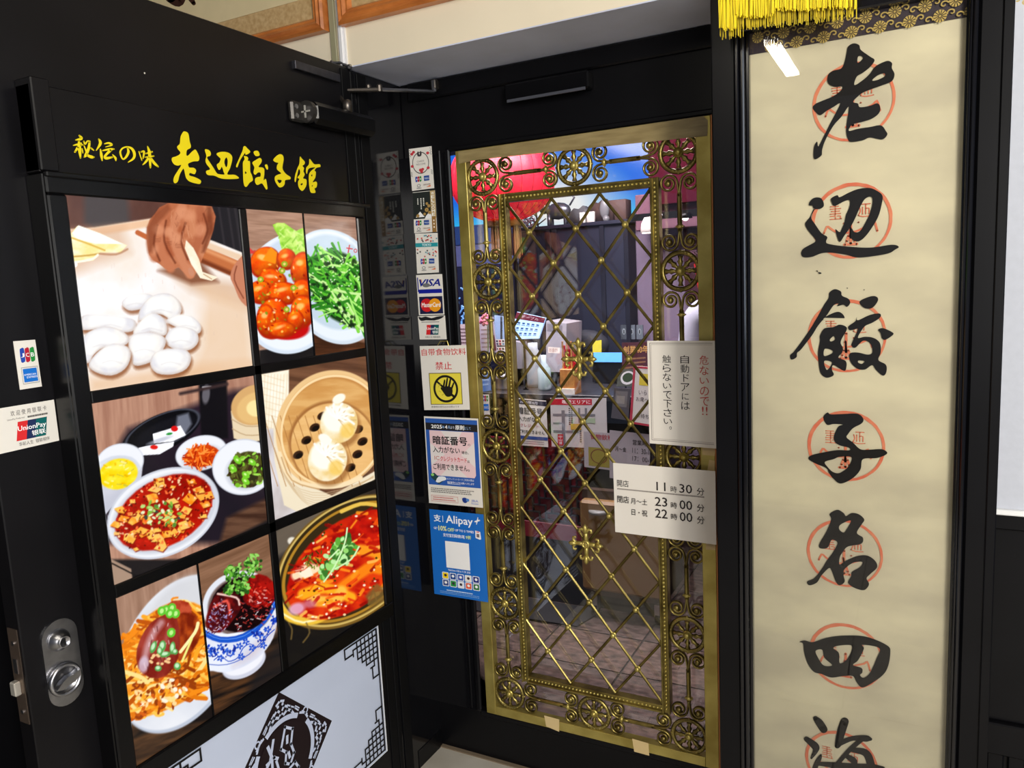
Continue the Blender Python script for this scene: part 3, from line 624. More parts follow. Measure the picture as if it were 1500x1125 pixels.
def p_greens(v):
    v.T(*T2); v.wood((140, 104, 88), (178, 140, 120), 6, .08)
    v.poly([(1130, 640), (1400, 700), (1400, 800), (1130, 800)], (96, 54, 30), 20, c2=(60, 34, 20), sx=.01, sy=.08)
    v.ell(1230, 450, 205, 262, -24, (210, 222, 234), 4); v.ell(1226, 446, 192, 250, -24, (232, 240, 248), 8); v.ell(1225, 430, 170, 216, -24, (188, 208, 224), 12, .8)
    v.line([(1296, 268), (1290, 300)], 5, (210, 60, 70), 2); v.line([(1284, 280), (1308, 284)], 5, (210, 60, 70), 2); v.ell(1322, 292, 8, 9, 0, (210, 70, 80), 2, ring=.6)
    P = [(1112, 330), (1220, 290), (1330, 340), (1372, 470), (1372, 600), (1340, 636), (1220, 590), (1135, 500), (1108, 400)]
    v.poly(P, (24, 58, 18), 12, sm=3)
    for x, y, r in scat(P, 210, 21):
        g = r.choice([r.uniform(.5, 1.3), r.uniform(.5, 1.3), r.uniform(-1.2, .4)]); L = r.uniform(50, 150); c = r.choice([(88, 186, 44), (132, 216, 72), (44, 128, 30), (170, 234, 116), (28, 84, 24), (60, 150, 40), (200, 240, 150)])
        v.line([(x-L*.5*math.cos(g), y-L*.5*math.sin(g)), (x, y+r.uniform(-5, 5)), (x+L*.5*math.cos(g), y+L*.5*math.sin(g))], r.uniform(5, 15), c, 3)
    for x, y, r in scat(P, 40, 5): v.ell(x, y, r.uniform(6, 16), r.uniform(4, 9), r.uniform(0, 180), (14, 36, 14), 4, .8)
    for x, y, r in scat(P, 40, 9): v.ell(x, y, 4, 2.5, r.uniform(0, 180), (240, 255, 226), 2, .9)
def bowl(v, cx, cy, rx, ry, g, inn, body=None, wall=(238, 240, 246)):
    if body: v.poly(body, (214, 214, 224), 4, c2=(196, 198, 212), sx=.01, sy=.01)
    v.ell(cx, cy, rx, ry, g, (206, 210, 222), 3); v.ell(cx, cy, rx*.965, ry*.955, g, wall, 4); v.ell(inn[0], inn[1], inn[2]*1.12, inn[3]*1.14, g, (198, 202, 214), 10, .8)
def p_set(v):
    v.T(*T3); v.wood((196, 150, 126), (160, 112, 92), 86, .05)
    v.poly([(230, 60), (450, -20), (560, -60), (760, -80), (760, 420), (560, 420), (100, 420), (150, 200)], (30, 26, 34), 26, c2=(44, 30, 42), sx=.004, sy=.004)
    v.poly([(540, 340), (760, 230), (760, 420), (500, 480)], (104, 72, 54), 16, c2=(64, 40, 30), sx=.01, sy=.06)
    v.poly([(170, 470), (420, 470), (760, 300), (760, 620), (170, 620)], (30, 26, 28), 10)
    v.poly([(160, 460), (240, 500), (245, 540), (170, 560)], (168, 140, 120), 4); v.line([(175, 480), (262, 524)], 5, (18, 16, 18), 2)
    v.poly([(452, -80), (540, -110), (545, 90), (460, 95)], (20, 18, 22), 8); v.ell(475, -48, 12, 30, 5, (120, 116, 124), 5, .8); v.line([(465, -70), (490, -72)], 5, (230, 230, 236), 3)
    v.line([(395, -50), (540, -80)], 10, (60, 44, 44), 8)
    # bamboo steamer
    v.poly([(553, 5), (640, -70), (660, -70), (660, 95), (600, 105), (562, 90)], (232, 212, 178), 4); v.ell(630, -15, 78, 62, -20, (214, 168, 108), 4); v.ell(634, -6, 64, 48, -20, (228, 186, 120), 6)
    v.ell(632, -4, 30, 26, 0, (246, 226, 160), 5); v.line([(556, 30), (600, 52), (660, 50)], 3, (190, 160, 120), 3); v.line([(558, 60), (600, 80), (660, 78)], 3, (190, 160, 120), 3)
    # black dish with white tofu pudding
    v.ell(335, 72, 132, 56, -24, (14, 14, 18), 3); v.ell(338, 66, 128, 50, -24, (70, 72, 84), 3, ring=.93); v.ell(345, 70, 100, 34, -24, (22, 22, 28), 10)
    v.poly([(385, 20), (420, 10), (430, 45), (405, 85), (380, 60)], (120, 124, 140), 10, .9)
    v.poly([(262, 120), (300, 112), (375, 100), (372, 116), (330, 140), (272, 144)], (246, 246, 252), 2); v.poly([(308, 76), (395, 50), (412, 80), (370, 100), (312, 106)], (250, 250, 255), 2)
    v.ell(376, 60, 11, 9, 0, (220, 24, 24), 2); v.ell(312, 118, 12, 7, 0, (224, 30, 24), 2); v.ell(360, 76, 10, 4, -10, (40, 150, 60), 2); v.ell(330, 96, 40, 6, -18, (180, 184, 200), 5, .7)
    # yellow soup
    bowl(v, 205, 165, 76, 58, -14, (200, 200, 60, 46), [(130, 200), (278, 165), (272, 215), (215, 262), (160, 330), (140, 300)])
    v.poly(rim_pts(200, 202, 62, 48, -16), (250, 214, 4), 5, c2=(255, 236, 60), sx=.04, sy=.06); 
    for x, y, r in scat(rim_pts(200, 202, 52, 40, -16), 40, 3): v.line([(x, y), (x+r.uniform(-14, 14), y+r.uniform(-6, 6))], r.uniform(3, 7), r.choice([(255, 250, 170), (236, 180, 0), (255, 226, 40), (200, 190, 60)]), 3, .8)
    v.line([(130, 176), (180, 150), (240, 152), (266, 180)], 8, (206, 212, 226), 6, .7)
    # small bowls
    bowl(v, 460, 136, 82, 54, -14, (463, 150, 58, 34))
    P = rim_pts(463, 146, 56, 34, -10); v.poly(P, (206, 66, 10), 4)
    for x, y, r in scat(P, 90, 31): g = r.uniform(0, 3.1); L = r.uniform(12, 34); v.line([(x-L/2*math.cos(g), y-L/2*math.sin(g)), (x+L/2*math.cos(g), y+L/2*math.sin(g))], r.uniform(3, 6), r.choice([(244, 108, 24), (214, 66, 10), (255, 150, 60), (180, 40, 6)]), 2)
    bowl(v, 592, 180, 98, 88, -10, (600, 196, 58, 50))
    P = rim_pts(606, 188, 62, 56, -30); v.poly(P, (70, 66, 24), 4)
    for x, y, r in scat(P, 110, 41): v.ell(x, y, r.uniform(4, 12), r.uniform(3, 8), r.uniform(0, 180), r.choice([(74, 72, 24), (46, 44, 16), (122, 190, 40), (96, 100, 40), (160, 220, 80), (60, 40, 20)]), 2)
    for x, y in ((560, 185), (600, 205), (575, 160), (600, 225), (620, 165)): v.ell(x, y, 14, 9, 40, (120, 206, 44), 3); v.ell(x-2, y-2, 5, 3, 40, (210, 250, 150), 2)
    # mapo tofu
    bowl(v, 340, 325, 186, 132, -27, (345, 325, 158, 100), [(165, 330), (230, 420), (300, 455), (440, 400), (512, 260), (515, 290), (470, 370), (400, 430), (320, 466), (240, 462), (190, 430)])
    P = rim_pts(343, 322, 166, 104, -29); v.poly(P, (196, 28, 10), 6, c2=(150, 14, 6), sx=.03, sy=.03)
    for x, y, r in scat(P, 60, 51):
        g = r.uniform(0, 1.5); a = r.uniform(10, 25); b = a*r.uniform(.45, .9); q = [(x+a*math.cos(g+t)*1.0, y+b*math.sin(g+t)) for t in (0, 1.57, 3.14, 4.71)]
        v.poly([(p[0]+2, p[1]+4) for p in q], (130, 22, 4), 4, .8); v.poly(q, r.choice([(250, 140, 24), (240, 110, 16), (255, 170, 60), (246, 190, 110)]), 3, c2=(255, 200, 90), sx=.05, sy=.05, seed=int(x))
    for x, y, r in scat(P, 260, 52): v.ell(x, y, r.uniform(2, 6), r.uniform(1.5, 4), r.uniform(0, 180), r.choice([(150, 20, 8), (90, 14, 8), (255, 120, 60), (214, 40, 16), (255, 220, 170), (120, 30, 10)]), 2, .9)
    P = [(270, 300), (340, 280), (400, 310), (390, 360), (320, 370), (270, 340)]
    for x, y, r in scat(P, 46, 53): v.ell(x, y, r.uniform(5, 10), r.uniform(3, 6), r.uniform(0, 180), r.choice([(130, 180, 60), (186, 216, 120), (90, 140, 50), (230, 236, 190), (60, 70, 60)]), 2)
def p_steam(v):
    v.T(*T3); v.wood((122, 82, 58), (84, 54, 38), 8, .05)
    v.poly([(640, -110), (735, -125), (735, 0), (700, 130), (700, 200), (640, 200)], (248, 236, 210), 4, c2=(255, 250, 236), sx=.02, sy=.02)
    for k in range(9): v.line([(650+10*k, -110), (640+10*k, 60)], 2, (226, 204, 168), 3, .7); v.line([(650, -110+20*k), (720, -90+20*k)], 3, (226, 204, 168), 3, .6)
    v.poly([(660, 60), (720, 60), (770, 330), (660, 380)], (196, 186, 184), 8, c2=(226, 222, 226), sx=.02, sy=.01)
    v.poly([(685, 20), (780, 230), (870, 270), (1010, 190), (1010, 215), (900, 290), (780, 330), (720, 300), (690, 160)], (238, 224, 196), 4)
    for k in range(7): v.line([(690+3*k, 120+12*k), (740+6*k, 230+9*k), (850, 262+7*k), (1000, 214-k)], 2, (208, 180, 140), 3, .8)
    v.ell(868, 62, 172, 188, 22, (236, 196, 138), 4); v.ell(872, 66, 162, 178, 22, (196, 136, 72), 4); v.ell(868, 72, 156, 170, 22, (226, 176, 108), 8, c2=(208, 150, 82), sx=.01, sy=.05)
    v.ell(872, 106, 138, 134, 12, (160, 104, 54), 8, .9); v.ell(874, 110, 132, 130, 12, (226, 174, 104), 5, c2=(238, 190, 124), sx=.01, sy=.05)
    for k in range(-5, 6): v.line([(760+k*26, 20), (830+k*26, 240)], 2.4, (168, 112, 58), 3, .8)
    for x, y in ((764, 142), (790, 96), (816, 56), (840, 20), (928, 182), (950, 140), (952, 62), (966, 100)): v.ell(x, y, 17, 12, -30, (58, 34, 20), 3); v.ell(x+3, y+3, 12, 8, -30, (24, 16, 12), 3)
    v.ell(872, 66, 162, 178, 22, (250, 218, 166), 3, ring=.955)
    v.line([(705, 138), (740, 215), (820, 240), (900, 238), (960, 214)], 14, (246, 222, 180), 4); v.line([(712, 150), (745, 222), (830, 250)], 4, (200, 160, 110), 3)
    for (x, y, s) in ((892, 42, 1.0), (856, 158, 1.05)):
        v.ell(x+6, y+14, 62*s, 66*s, 20, (150, 96, 48), 12, .7); v.ell(x, y, 58*s, 64*s, 20, (238, 206, 136), 4, c2=(250, 236, 204), sx=.03, sy=.03, seed=int(x)); v.ell(x-10, y-14, 42*s, 44*s, 20, (255, 250, 236), 12)
        for k in range(7):
            g = -2.6+k*.5; v.line([(x-6, y-16), (x-6+22*math.cos(g), y-16+22*math.sin(g)), (x-4+52*s*math.cos(g+.3), y-8+54*s*math.sin(g+.3))], 7, (255, 254, 246), 5); v.line([(x, y-10), (x+4+50*s*math.cos(g+.5), y-4+52*s*math.sin(g+.5))], 3, (206, 170, 112), 4, .8)
        v.ell(x+26, y+24, 22, 24, 0, (244, 202, 96), 10, .8)
    v.ell(892, -34, 22, 14, -30, (252, 246, 230), 4); v.ell(848, 92, 22, 14, 30, (252, 248, 236), 4)
def p_noodle(v):
    v.T(*T3); v.wood((176, 138, 116), (140, 104, 84), 84, .05); i = v.y > 900-0*v.x
    v.poly([(180, 930), (330, 960), (560, 800), (560, 1200), (180, 1200)], (50, 34, 24), 40, c2=(92, 62, 38), sx=.01, sy=.06, ang=-.35); v.poly([(440, 860), (560, 800), (560, 960), (300, 1010), (230, 1040)], (22, 18, 18), 12, .9)
    v.ell(392, 768, 172, 266, 28, (186, 194, 210), 4); v.ell(388, 762, 168, 262, 28, (232, 234, 240), 5, c2=(214, 218, 228), sx=.008, sy=.008); v.ell(392, 700, 118, 190, 28, (206, 206, 210), 24, .7)
    P = [(214, 740), (240, 690), (330, 620), (400, 600), (470, 620), (520, 680), (520, 800), (460, 880), (380, 930), (300, 960), (240, 968), (222, 900)]
    v.poly(P, (228, 120, 20), 6, c2=(250, 170, 50), sx=.03, sy=.03, sm=2)
    for x, y, r in scat(P, 330, 61):
        g = r.uniform(-1.4, .6); L = r.uniform(24, 80); c = r.choice([(250, 166, 40), (255, 196, 80), (226, 120, 16), (255, 222, 140), (190, 84, 10), (244, 140, 24), (150, 60, 10)])
        v.line([(x-L*.5*math.cos(g), y-L*.5*math.sin(g)), (x+r.uniform(-16, 16), y+r.uniform(-16, 16)), (x+L*.5*math.cos(g), y+L*.5*math.sin(g))], r.uniform(6, 14), c, 3)
    Q = [(250, 860), (330, 840), (420, 860), (380, 930), (260, 960)]
    for x, y, r in scat(Q, 60, 62): v.ell(x, y, r.uniform(5, 13), r.uniform(3, 7), r.uniform(0, 180), r.choice([(255, 214, 150), (214, 96, 20), (150, 60, 10), (250, 240, 220)]), 2)
    v.poly([(330, 640), (370, 600), (420, 605), (430, 640), (400, 660), (360, 650)], (150, 36, 16), 4, c2=(196, 80, 50), sx=.04, sy=.04, sm=2)
    v.poly([(370, 650), (440, 640), (460, 700), (430, 760), (390, 790), (370, 720)], (190, 80, 24), 5, c2=(120, 30, 10), sx=.04, sy=.03, sm=2)
    v.poly([(320, 655), (370, 640), (392, 690), (388, 780), (350, 835), (300, 842), (262, 810), (258, 750), (285, 690)], (124, 26, 16), 4, c2=(164, 60, 48), sx=.03, sy=.015, sm=2)
    v.line([(335, 668), (300, 720), (280, 790)], 20, (206, 160, 164), 14, .8); v.line([(360, 680), (345, 740), (330, 800)], 10, (176, 90, 84), 10, .7); v.ell(280, 800, 16, 26, 10, (214, 196, 216), 8, .8)
    for x, y, r in scat([(300, 660), (380, 660), (370, 820), (270, 810)], 22, 66): v.line([(x, y), (x+r.uniform(-5, 5), y+r.uniform(6, 20))], 3, r.choice([(236, 214, 222), (76, 10, 8)]), 3, .7)
    for x, y, a, b, g in ((310, 745, 9, 20, 20), (338, 742, 11, 18, 10), (370, 748, 9, 20, 5), (346, 768, 18, 9, -10), (378, 760, 9, 9, 0), (325, 812, 11, 9, 0), (385, 805, 11, 12, 0), (330, 758, 9, 14, 0)):
        v.ell(x, y, a, b, g, (84, 160, 76), 2); v.ell(x-1, y-2, a*.6, b*.6, g, (196, 234, 190), 3)
    for x, y in ((350, 628), (368, 622), (380, 640), (362, 640), (336, 632), (366, 700)): v.ell(x, y, 13, 15, 20, (96, 196, 50), 2); v.ell(x, y, 6, 8, 20, (190, 240, 140), 2)
    for x, y, r in scat([(300, 770), (360, 770), (360, 800), (300, 800)], 16, 67): v.ell(x, y, 5, 4, 0, (246, 200, 140), 2)
    v.line([(395, 760), (440, 700), (450, 670)], 10, (255, 240, 170), 3); v.line([(400, 790), (430, 720)], 7, (240, 236, 130), 3)
def p_blue(v):
    v.T(*T3); v.wood((150, 110, 84), (112, 78, 56), -24, .05)
    v.poly([(440, 830), (560, 800), (730, 650), (740, 1100), (440, 1100)], (84, 54, 32), 50, c2=(26, 20, 18), sx=.008, sy=.08, ang=-.38); v.poly([(640, 780), (740, 700), (740, 850), (600, 900)], (30, 28, 30), 30, .8)
    v.ell(600, 806, 78, 34, -24, (40, 28, 24), 14, .7); v.ell(594, 796, 74, 42, -28, (204, 206, 222), 3); v.ell(592, 788, 70, 38, -28, (238, 238, 246), 5)
    v.poly([(466, 690), (520, 712), (600, 700), (690, 590), (700, 600), (700, 650), (686, 716), (650, 768), (598, 804), (540, 824), (498, 820), (470, 806)], (232, 236, 248), 4, c2=(214, 218, 236), sx=.01, sy=.01, sm=3)
    v.poly([(640, 720), (700, 640), (690, 700), (630, 772), (560, 806), (600, 770)], (206, 186, 190), 26, .6)
    v.ell(580, 612, 118, 104, -22, (224, 228, 238), 4); v.ell(584, 616, 106, 92, -22, (120, 100, 96), 6); 
    v.line([(466, 684), (520, 708), (590, 698), (650, 650), (692, 575)], 9, (236, 240, 250), 2); v.line([(466, 698), (520, 722), (594, 712), (656, 662), (696, 596)], 19, (26, 84, 200), 2.5)
    v.line([(466, 696), (520, 720), (594, 710), (656, 660), (696, 594)], 2, (96, 150, 236), 1.5)
    v.line([(470, 798), (540, 800), (610, 768), (670, 700), (700, 640)], 2.5, (60, 90, 190), 2)
    r = random.Random(3)
    for (cx, cy, R) in ((492, 758, 22), (550, 758, 27), (638, 706, 30), (690, 660, 14)):
        for k in range(34): a = r.uniform(0, 6.28); d = R*r.random(); v.ell(cx+d*math.cos(a), cy+d*.9*math.sin(a), r.uniform(2.5, 6), r.uniform(2, 4), r.uniform(0, 180), r.choice([(24, 64, 190), (50, 100, 214), (20, 44, 150)]), 1.5)
    v.line([(500, 786), (522, 772), (545, 790), (575, 778), (590, 750), (612, 735), (640, 745), (668, 710), (690, 690)], 3, (34, 76, 196), 1.5)
    for (cx, cy) in ((580, 742), (600, 728), (586, 775), (620, 748), (668, 690), (520, 780), (655, 740), (520, 745)):
        for k in range(5): v.ell(cx+7*math.cos(k*1.26), cy+7*math.sin(k*1.26), 5, 3.2, k*72, (34, 80, 200), 1.5)
    P = rim_pts(586, 612, 100, 84, -24); v.poly(P, (22, 8, 10), 5, sm=0)
    v.poly([(505, 580), (560, 570), (590, 610), (560, 660), (520, 700), (480, 690), (476, 650)], (120, 18, 18), 5, c2=(60, 10, 14), sx=.04, sy=.04, sm=2)
    v.poly([(600, 540), (640, 515), (686, 540), (690, 600), (650, 625), (600, 610), (590, 580)], (170, 20, 14), 5, c2=(90, 8, 10), sx=.04, sy=.04, sm=2)
    v.line([(512, 578), (570, 590), (580, 612)], 6, (240, 200, 190), 3); v.line([(500, 620), (540, 600), (550, 640)], 8, (236, 90, 76), 6)
    for x, y, r in scat([(480, 640), (520, 590), (560, 640), (530, 700), (485, 705)], 120, 71): v.line([(x, y), (x+r.uniform(-9, 9), y+r.uniform(-7, 7))], 2.4, r.choice([(206, 200, 240), (150, 140, 196), (236, 210, 226), (90, 20, 40), (60, 30, 60)]), 2, .9)
    for x, y, r in scat([(590, 600), (680, 590), (690, 630), (640, 680), (560, 700)], 110, 72): v.line([(x, y), (x+r.uniform(-12, 12), y+r.uniform(-6, 6))], 2.6, r.choice([(250, 236, 240), (206, 60, 50), (30, 8, 12), (150, 50, 60), (12, 6, 8)]), 2, .9)
    for x, y, r in scat([(605, 545), (680, 545), (680, 590), (610, 600)], 40, 73): v.line([(x, y), (x+r.uniform(-8, 8), y+r.uniform(-8, 8))], 4, r.choice([(240, 60, 40), (255, 170, 150), (200, 24, 16), (110, 8, 8)]), 3, .8)
    for (cx, cy, R) in ((560, 540, 34), (600, 505, 30), (628, 482, 28), (558, 510, 22), (590, 560, 22), (545, 566, 14)):
        for k in range(44): a = r.uniform(0, 6.28); d = R*math.sqrt(random.random()); v.ell(cx+d*math.cos(a), cy+d*math.sin(a), random.uniform(3, 8), random.uniform(2, 6), random.uniform(0, 180), random.choice([(70, 140, 40), (110, 184, 60), (40, 92, 26), (150, 214, 100), (28, 66, 22)]), 2)
def p_pot(v):
    v.T(*T3); v.wood((64, 54, 46), (34, 30, 30), -30, .04)
    v.poly([(690, 380), (760, 330), (860, 290), (860, 370), (740, 440), (690, 470)], (112, 100, 86), 20, .8); v.ell(745, 412, 14, 12, 0, (226, 220, 206), 5)
    v.poly([(690, 640), (800, 690), (1060, 560), (1060, 840), (690, 840)], (22, 20, 20), 10)
    v.ell(925, 478, 262, 176, -38, (120, 90, 36), 4); v.ell(922, 472, 250, 164, -38, (52, 40, 20), 5); v.ell(925, 476, 256, 170, -38, (206, 176, 96), 3, ring=.965); v.ell(925, 478, 240, 156, -38, (176, 128, 40), 3, ring=.95)
    v.line([(700, 610), (740, 655), (820, 660), (920, 600), (1010, 520)], 26, (236, 190, 60), 6); v.line([(715, 640), (780, 668), (870, 640)], 6, (255, 246, 190), 5)
    v.line([(1010, 300), (960, 296), (900, 320)], 12, (230, 190, 80), 4)
    P = rim_pts(925, 486, 228, 132, -38); v.poly(P, (226, 60, 14), 6, c2=(180, 16, 10), sx=.02, sy=.02)
    v.poly([(860, 400), (960, 350), (1040, 350), (1040, 420), (960, 420), (880, 430)], (206, 28, 12), 16, c2=(150, 10, 8), sx=.03, sy=.03)
    for L, c in (([(780, 580), (850, 560), (930, 590)], (255, 170, 30)), ([(960, 440), (1010, 450), (1030, 480)], (250, 150, 30)), ([(760, 520), (800, 500), (830, 510)], (250, 220, 180)), ([(900, 560), (980, 500), (1020, 500)], (246, 130, 20)), ([(820, 600), (880, 600), (900, 570)], (255, 190, 70))): v.line(L, 34, c, 10)
    for x, y, r in scat(P, 150, 81):
        g = r.uniform(-1, .6); L = r.uniform(10, 46); v.line([(x-L*.5*math.cos(g), y-L*.5*math.sin(g)), (x+L*.5*math.cos(g), y+L*.5*math.sin(g))], r.uniform(3, 11), r.choice([(255, 150, 30), (240, 90, 16), (190, 20, 10), (255, 196, 90), (140, 10, 8), (226, 50, 16)]), 4, .85)
    for x, y, r in scat(P, 90, 82): v.ell(x, y, r.uniform(2, 5), r.uniform(2, 4), 0, r.choice([(255, 226, 170), (120, 14, 8), (60, 60, 10), (255, 246, 220)]), 2, .9)
    for x, y, r in scat([(780, 450), (840, 440), (850, 480), (790, 500)], 30, 83): v.line([(x, y), (x+r.uniform(-10, 10), y+8)], 4, r.choice([(80, 90, 20), (50, 50, 10), (130, 140, 50)]), 2)
    v.ell(760, 625, 26, 18, -20, (226, 170, 200), 10, .9); v.ell(800, 610, 20, 12, 0, (206, 120, 140), 10, .8); v.poly([(765, 515), (800, 492), (812, 520), (785, 530)], (250, 236, 210), 4)
    for x, y, r in scat([(830, 490), (880, 420), (920, 380), (945, 430), (930, 470), (880, 500), (840, 540)], 80, 84):
        v.ell(x, y, r.uniform(7, 15), r.uniform(4, 9), r.uniform(0, 180), r.choice([(96, 170, 60), (150, 214, 110), (60, 120, 44), (186, 236, 160), (44, 92, 36)]), 2.5)
    for L in ([(845, 540), (880, 490), (910, 420), (918, 372)], [(880, 500), (930, 470), (955, 430)], [(860, 470), (890, 440)]): v.line(L, 5, (206, 240, 180), 2)
    for L in ([(735, 670), (745, 690), (742, 720)], [(790, 670), (800, 700), (780, 730)], [(985, 610), (1000, 570), (1010, 600)], [(840, 780), (870, 775)]): v.line(L, 5, (120, 96, 50), 4, .8)
    v.poly([(975, 585), (1010, 545), (1035, 560), (1035, 600), (990, 620)], (120, 92, 44), 10, .8)
PX = .0
def food(y0, y1, z0, z1, fn, label, dy=.0017, dz=.0014):
    ny = int((y1-y0)/dy)+1; nz = int((z1-z0)/dz)+1
    yy = np.linspace(y0, y1, ny); zz = np.linspace(z0, z1, nz); Y, Z = np.meshgrid(yy, zz, indexing='ij'); Y = Y.ravel(); Z = Z.ravel()
    P = np.stack([np.full_like(Y, XP), Y, Z], 1); px, py = proj(P)
    cv = Cv(px, py); random.seed(5); fn(cv)
    ob = gridprint('food_photo', P-WLOC[lb.name], ny, nz, cv.c, PHOTO, lb); ob['label'] = label
def gridprint(name, co, ny, nz, col, mt, parent):
    me = bpy.data.meshes.new(name); n = ny*nz; me.vertices.add(n); me.vertices.foreach_set('co', co.ravel())
    a = (np.arange(ny-1)[:, None]*nz+np.arange(nz-1)[None, :]).ravel(); q = np.stack([a, a+nz, a+nz+1, a+1], 1).ravel()
    me.loops.add(len(q)); me.loops.foreach_set('vertex_index', q); me.polygons.add(len(a)); me.polygons.foreach_set('loop_start', np.arange(len(a))*4)
    me.update(calc_edges=True)
    c = np.clip(col/255., 0, 1); c = np.where(c <= .04045, c/12.92, ((c+.055)/1.055)**2.4); r = np.ones((n, 4)); r[:, :3] = c
    at_ = me.color_attributes.new('print', 'FLOAT_COLOR', 'POINT'); at_.data.foreach_set('color', r.ravel()); me.materials.append(mt)
    ob = bpy.data.objects.new(name, me); C.objects.link(ob)
    if parent is not None: ob.parent = parent; WLOC[ob.name] = WLOC[parent.name]
    return ob
food(.869, 1.263, 1.387, 1.738, p_dough, 'backlit photo of hands shaping dough and pale dough pieces')
food(1.285, 1.4665, 1.387, 1.738, p_prawn, 'backlit photo of orange chilli prawns on a white plate')
food(1.470, 1.671, 1.387, 1.738, p_greens, 'backlit photo of stir-fried greens on a white plate')
food(.869, 1.263, 1.015, 1.364, p_set, 'backlit photo of a set meal with red tofu and small bowls')
food(1.285, 1.671, 1.015, 1.364, p_steam, 'backlit photo of dumplings in a bamboo steamer')
food(.869, 1.0565, .643, .989, p_noodle, 'backlit photo of fried noodles with glazed meat')
food(1.060, 1.263, .643, .989, p_blue, 'backlit photo of glazed pork in a blue and white bowl')
food(1.285, 1.671, .643, .989, p_pot, 'backlit photo of red soup in a brass pot')
# ---------------------------------------------------------------- lower decorative panel on the door
q = [(XL+.006, .896, .572), (XL+.006, 1.688, .572), (XL+.006, 1.688, .171), (XL+.006, .896, .171)]
sh = Sheet(q, LN, .005, mat('blue_white_panel', (206, 216, 238), .35, var=.04, scale=3), 'decorative_panel', 'pale blue white panel with black Chinese lattice corners and diamond, below the menu box', 'panel')
K = (26, 12, 16)
sh.frame(-.003, -.006, 1.003, 1.006, .003, .006, (240, 244, 250))
U = .792; V_ = .401
def m2(y, z): return ((y-.896)/U, (.572-z)/V_)
def mline(pts, w, col=K): sh.line([m2(a, b)+(w,) for a, b in pts], col, 1) if False else mrib(pts, w, col)
def mrib(pts, w, col):
    Vv = []; F = []
    for (a, b) in zip(pts[:-1], pts[1:]):
        a = np.array(a); b = np.array(b); d = (b-a)/np.linalg.norm(b-a); n = np.array([-d[1], d[0]])*w/2; a = a-d*w/2; b = b+d*w/2
        k = len(Vv); Vv += [m2(*(a+n)), m2(*(b+n)), m2(*(b-n)), m2(*(a-n))]; F.append((k, k+1, k+2, k+3))
    sh.put(Vv, F, col)
# diamond
cy, cz, R = 1.290, .392, .176
def DM(r): return [m2(cy, cz+r), m2(cy+r, cz), m2(cy, cz-r), m2(cy-r, cz)]
sh.put(DM(R), [(0, 1, 2, 3)], K)
LB = (196, 206, 230)
def dcirc(r0, r1, a0, a1, col, c=(cy, cz), n=20):
    Vv = []; F = []
    for i in range(n+1):
        t = math.radians(a0+(a1-a0)*i/n); Vv += [m2(c[0]+r0*math.cos(t), c[1]+r0*math.sin(t)), m2(c[0]+r1*math.cos(t), c[1]+r1*math.sin(t))]
    for i in range(n): F.append((2*i, 2*i+2, 2*i+3, 2*i+1))
    sh.put(Vv, F, col)
for a in (0, 90, 180, 270):
    dcirc(.093, .106, a-33, a+33, LB)
    for sgn in (-1, 1):
        t = math.radians(a+90); ux, uz = math.cos(t), math.sin(t); vx, vz = -uz*sgn, ux*sgn
        def L2(p, q): return (cy+ux*p+vx*q, cz+uz*p+vz*q)
        for pts, w in (([(.112, .010), (.118, .022), (.108, .034), (.098, .040)], .007), ([(.126, .006), (.133, .012), (.126, .022)], .006), ([(.128, .024), (.120, .034), (.110, .046), (.096, .058)], .004),
                       ([(.150, .004), (.146, .012)], .006), ([(.086, .064), (.080, .076), (.070, .086)], .006), ([(.112, .050), (.100, .062)], .003)):
            mrib([L2(p, q_) for p, q_ in pts], w, LB)
        dcirc(.0, .004, 0, 360, LB, L2(.140, .008), 8); dcirc(.0, .003, 0, 360, LB, L2(.116, .004), 8)
    dcirc(.006, .010, 0, 360, LB, (cy+.117*math.cos(math.radians(a+45)), cz+.117*math.sin(math.radians(a+45))), 12)
dcirc(0, .090, 0, 360, K, n=30)
G = lambda S: [(cy+x*.001, cz-y*.001) for x, y in S]
for S, w in (([(-52, -58), (-44, -30)], .009), ([(-34, -66), (-50, -20), (-72, -2)], .008), ([(-60, -18), (-36, -22), (-26, -14)], .008), ([(-44, -14), (-46, 30), (-52, 62)], .008), ([(-30, -8), (-22, 30)], .007),
             ([(8, -78), (-12, -30), (4, -12), (-2, 14), (14, 26), (30, 4), (22, -24), (32, -60), (8, -78)], .007), ([(12, -50), (10, -36)], .008), ([(12, -6), (14, 6)], .008),
             ([(6, 36), (30, 30), (40, 50), (30, 74), (4, 76), (0, 52), (6, 36)], .007), ([(18, 44), (18, 62)], .006)):
    mrib(G(S), w, LB)
# corner lattices
def corner(y0, z0, sy, sz):
    g = .0175
    for (a, b, c, d) in ((0, 0, 8, 0), (0, 0, 0, 8), (1, 0, 1, 6), (0, 1, 6, 1), (2, 0, 2, 4.6), (0, 2, 4.6, 2), (3, 0, 3, 5), (0, 3, 5, 3), (4, 0, 4, 4), (0, 4, 4, 4), (5, 0, 5, 3), (0, 5, 3, 5), (6, 1, 6, 2), (1, 6, 2, 6), (8, 0, 8, 1.6), (0, 8, 1.6, 8), (6, 1.6, 8, 1.6), (1.6, 6, 1.6, 8)):
        mrib([(y0+sy*a*g, z0+sz*b*g), (y0+sy*c*g, z0+sz*d*g)], .0052, (16, 14, 18))
    for (a, b, c, d) in ((4, 3, 3, 4), (2, 1, 3, 2)): pass
for sy, sz, y0, z0 in ((-1, -1, 1.676, .562), (-1, 1, 1.676, .181), (1, -1, .908, .562), (1, 1, .908, .181)): corner(y0, z0, sy, sz)
mrib([(1.676, .562), (1.676, .181)], .005, (16, 14, 18)); mrib([(1.683, .57), (1.683, .173)], .003, (248, 250, 255))
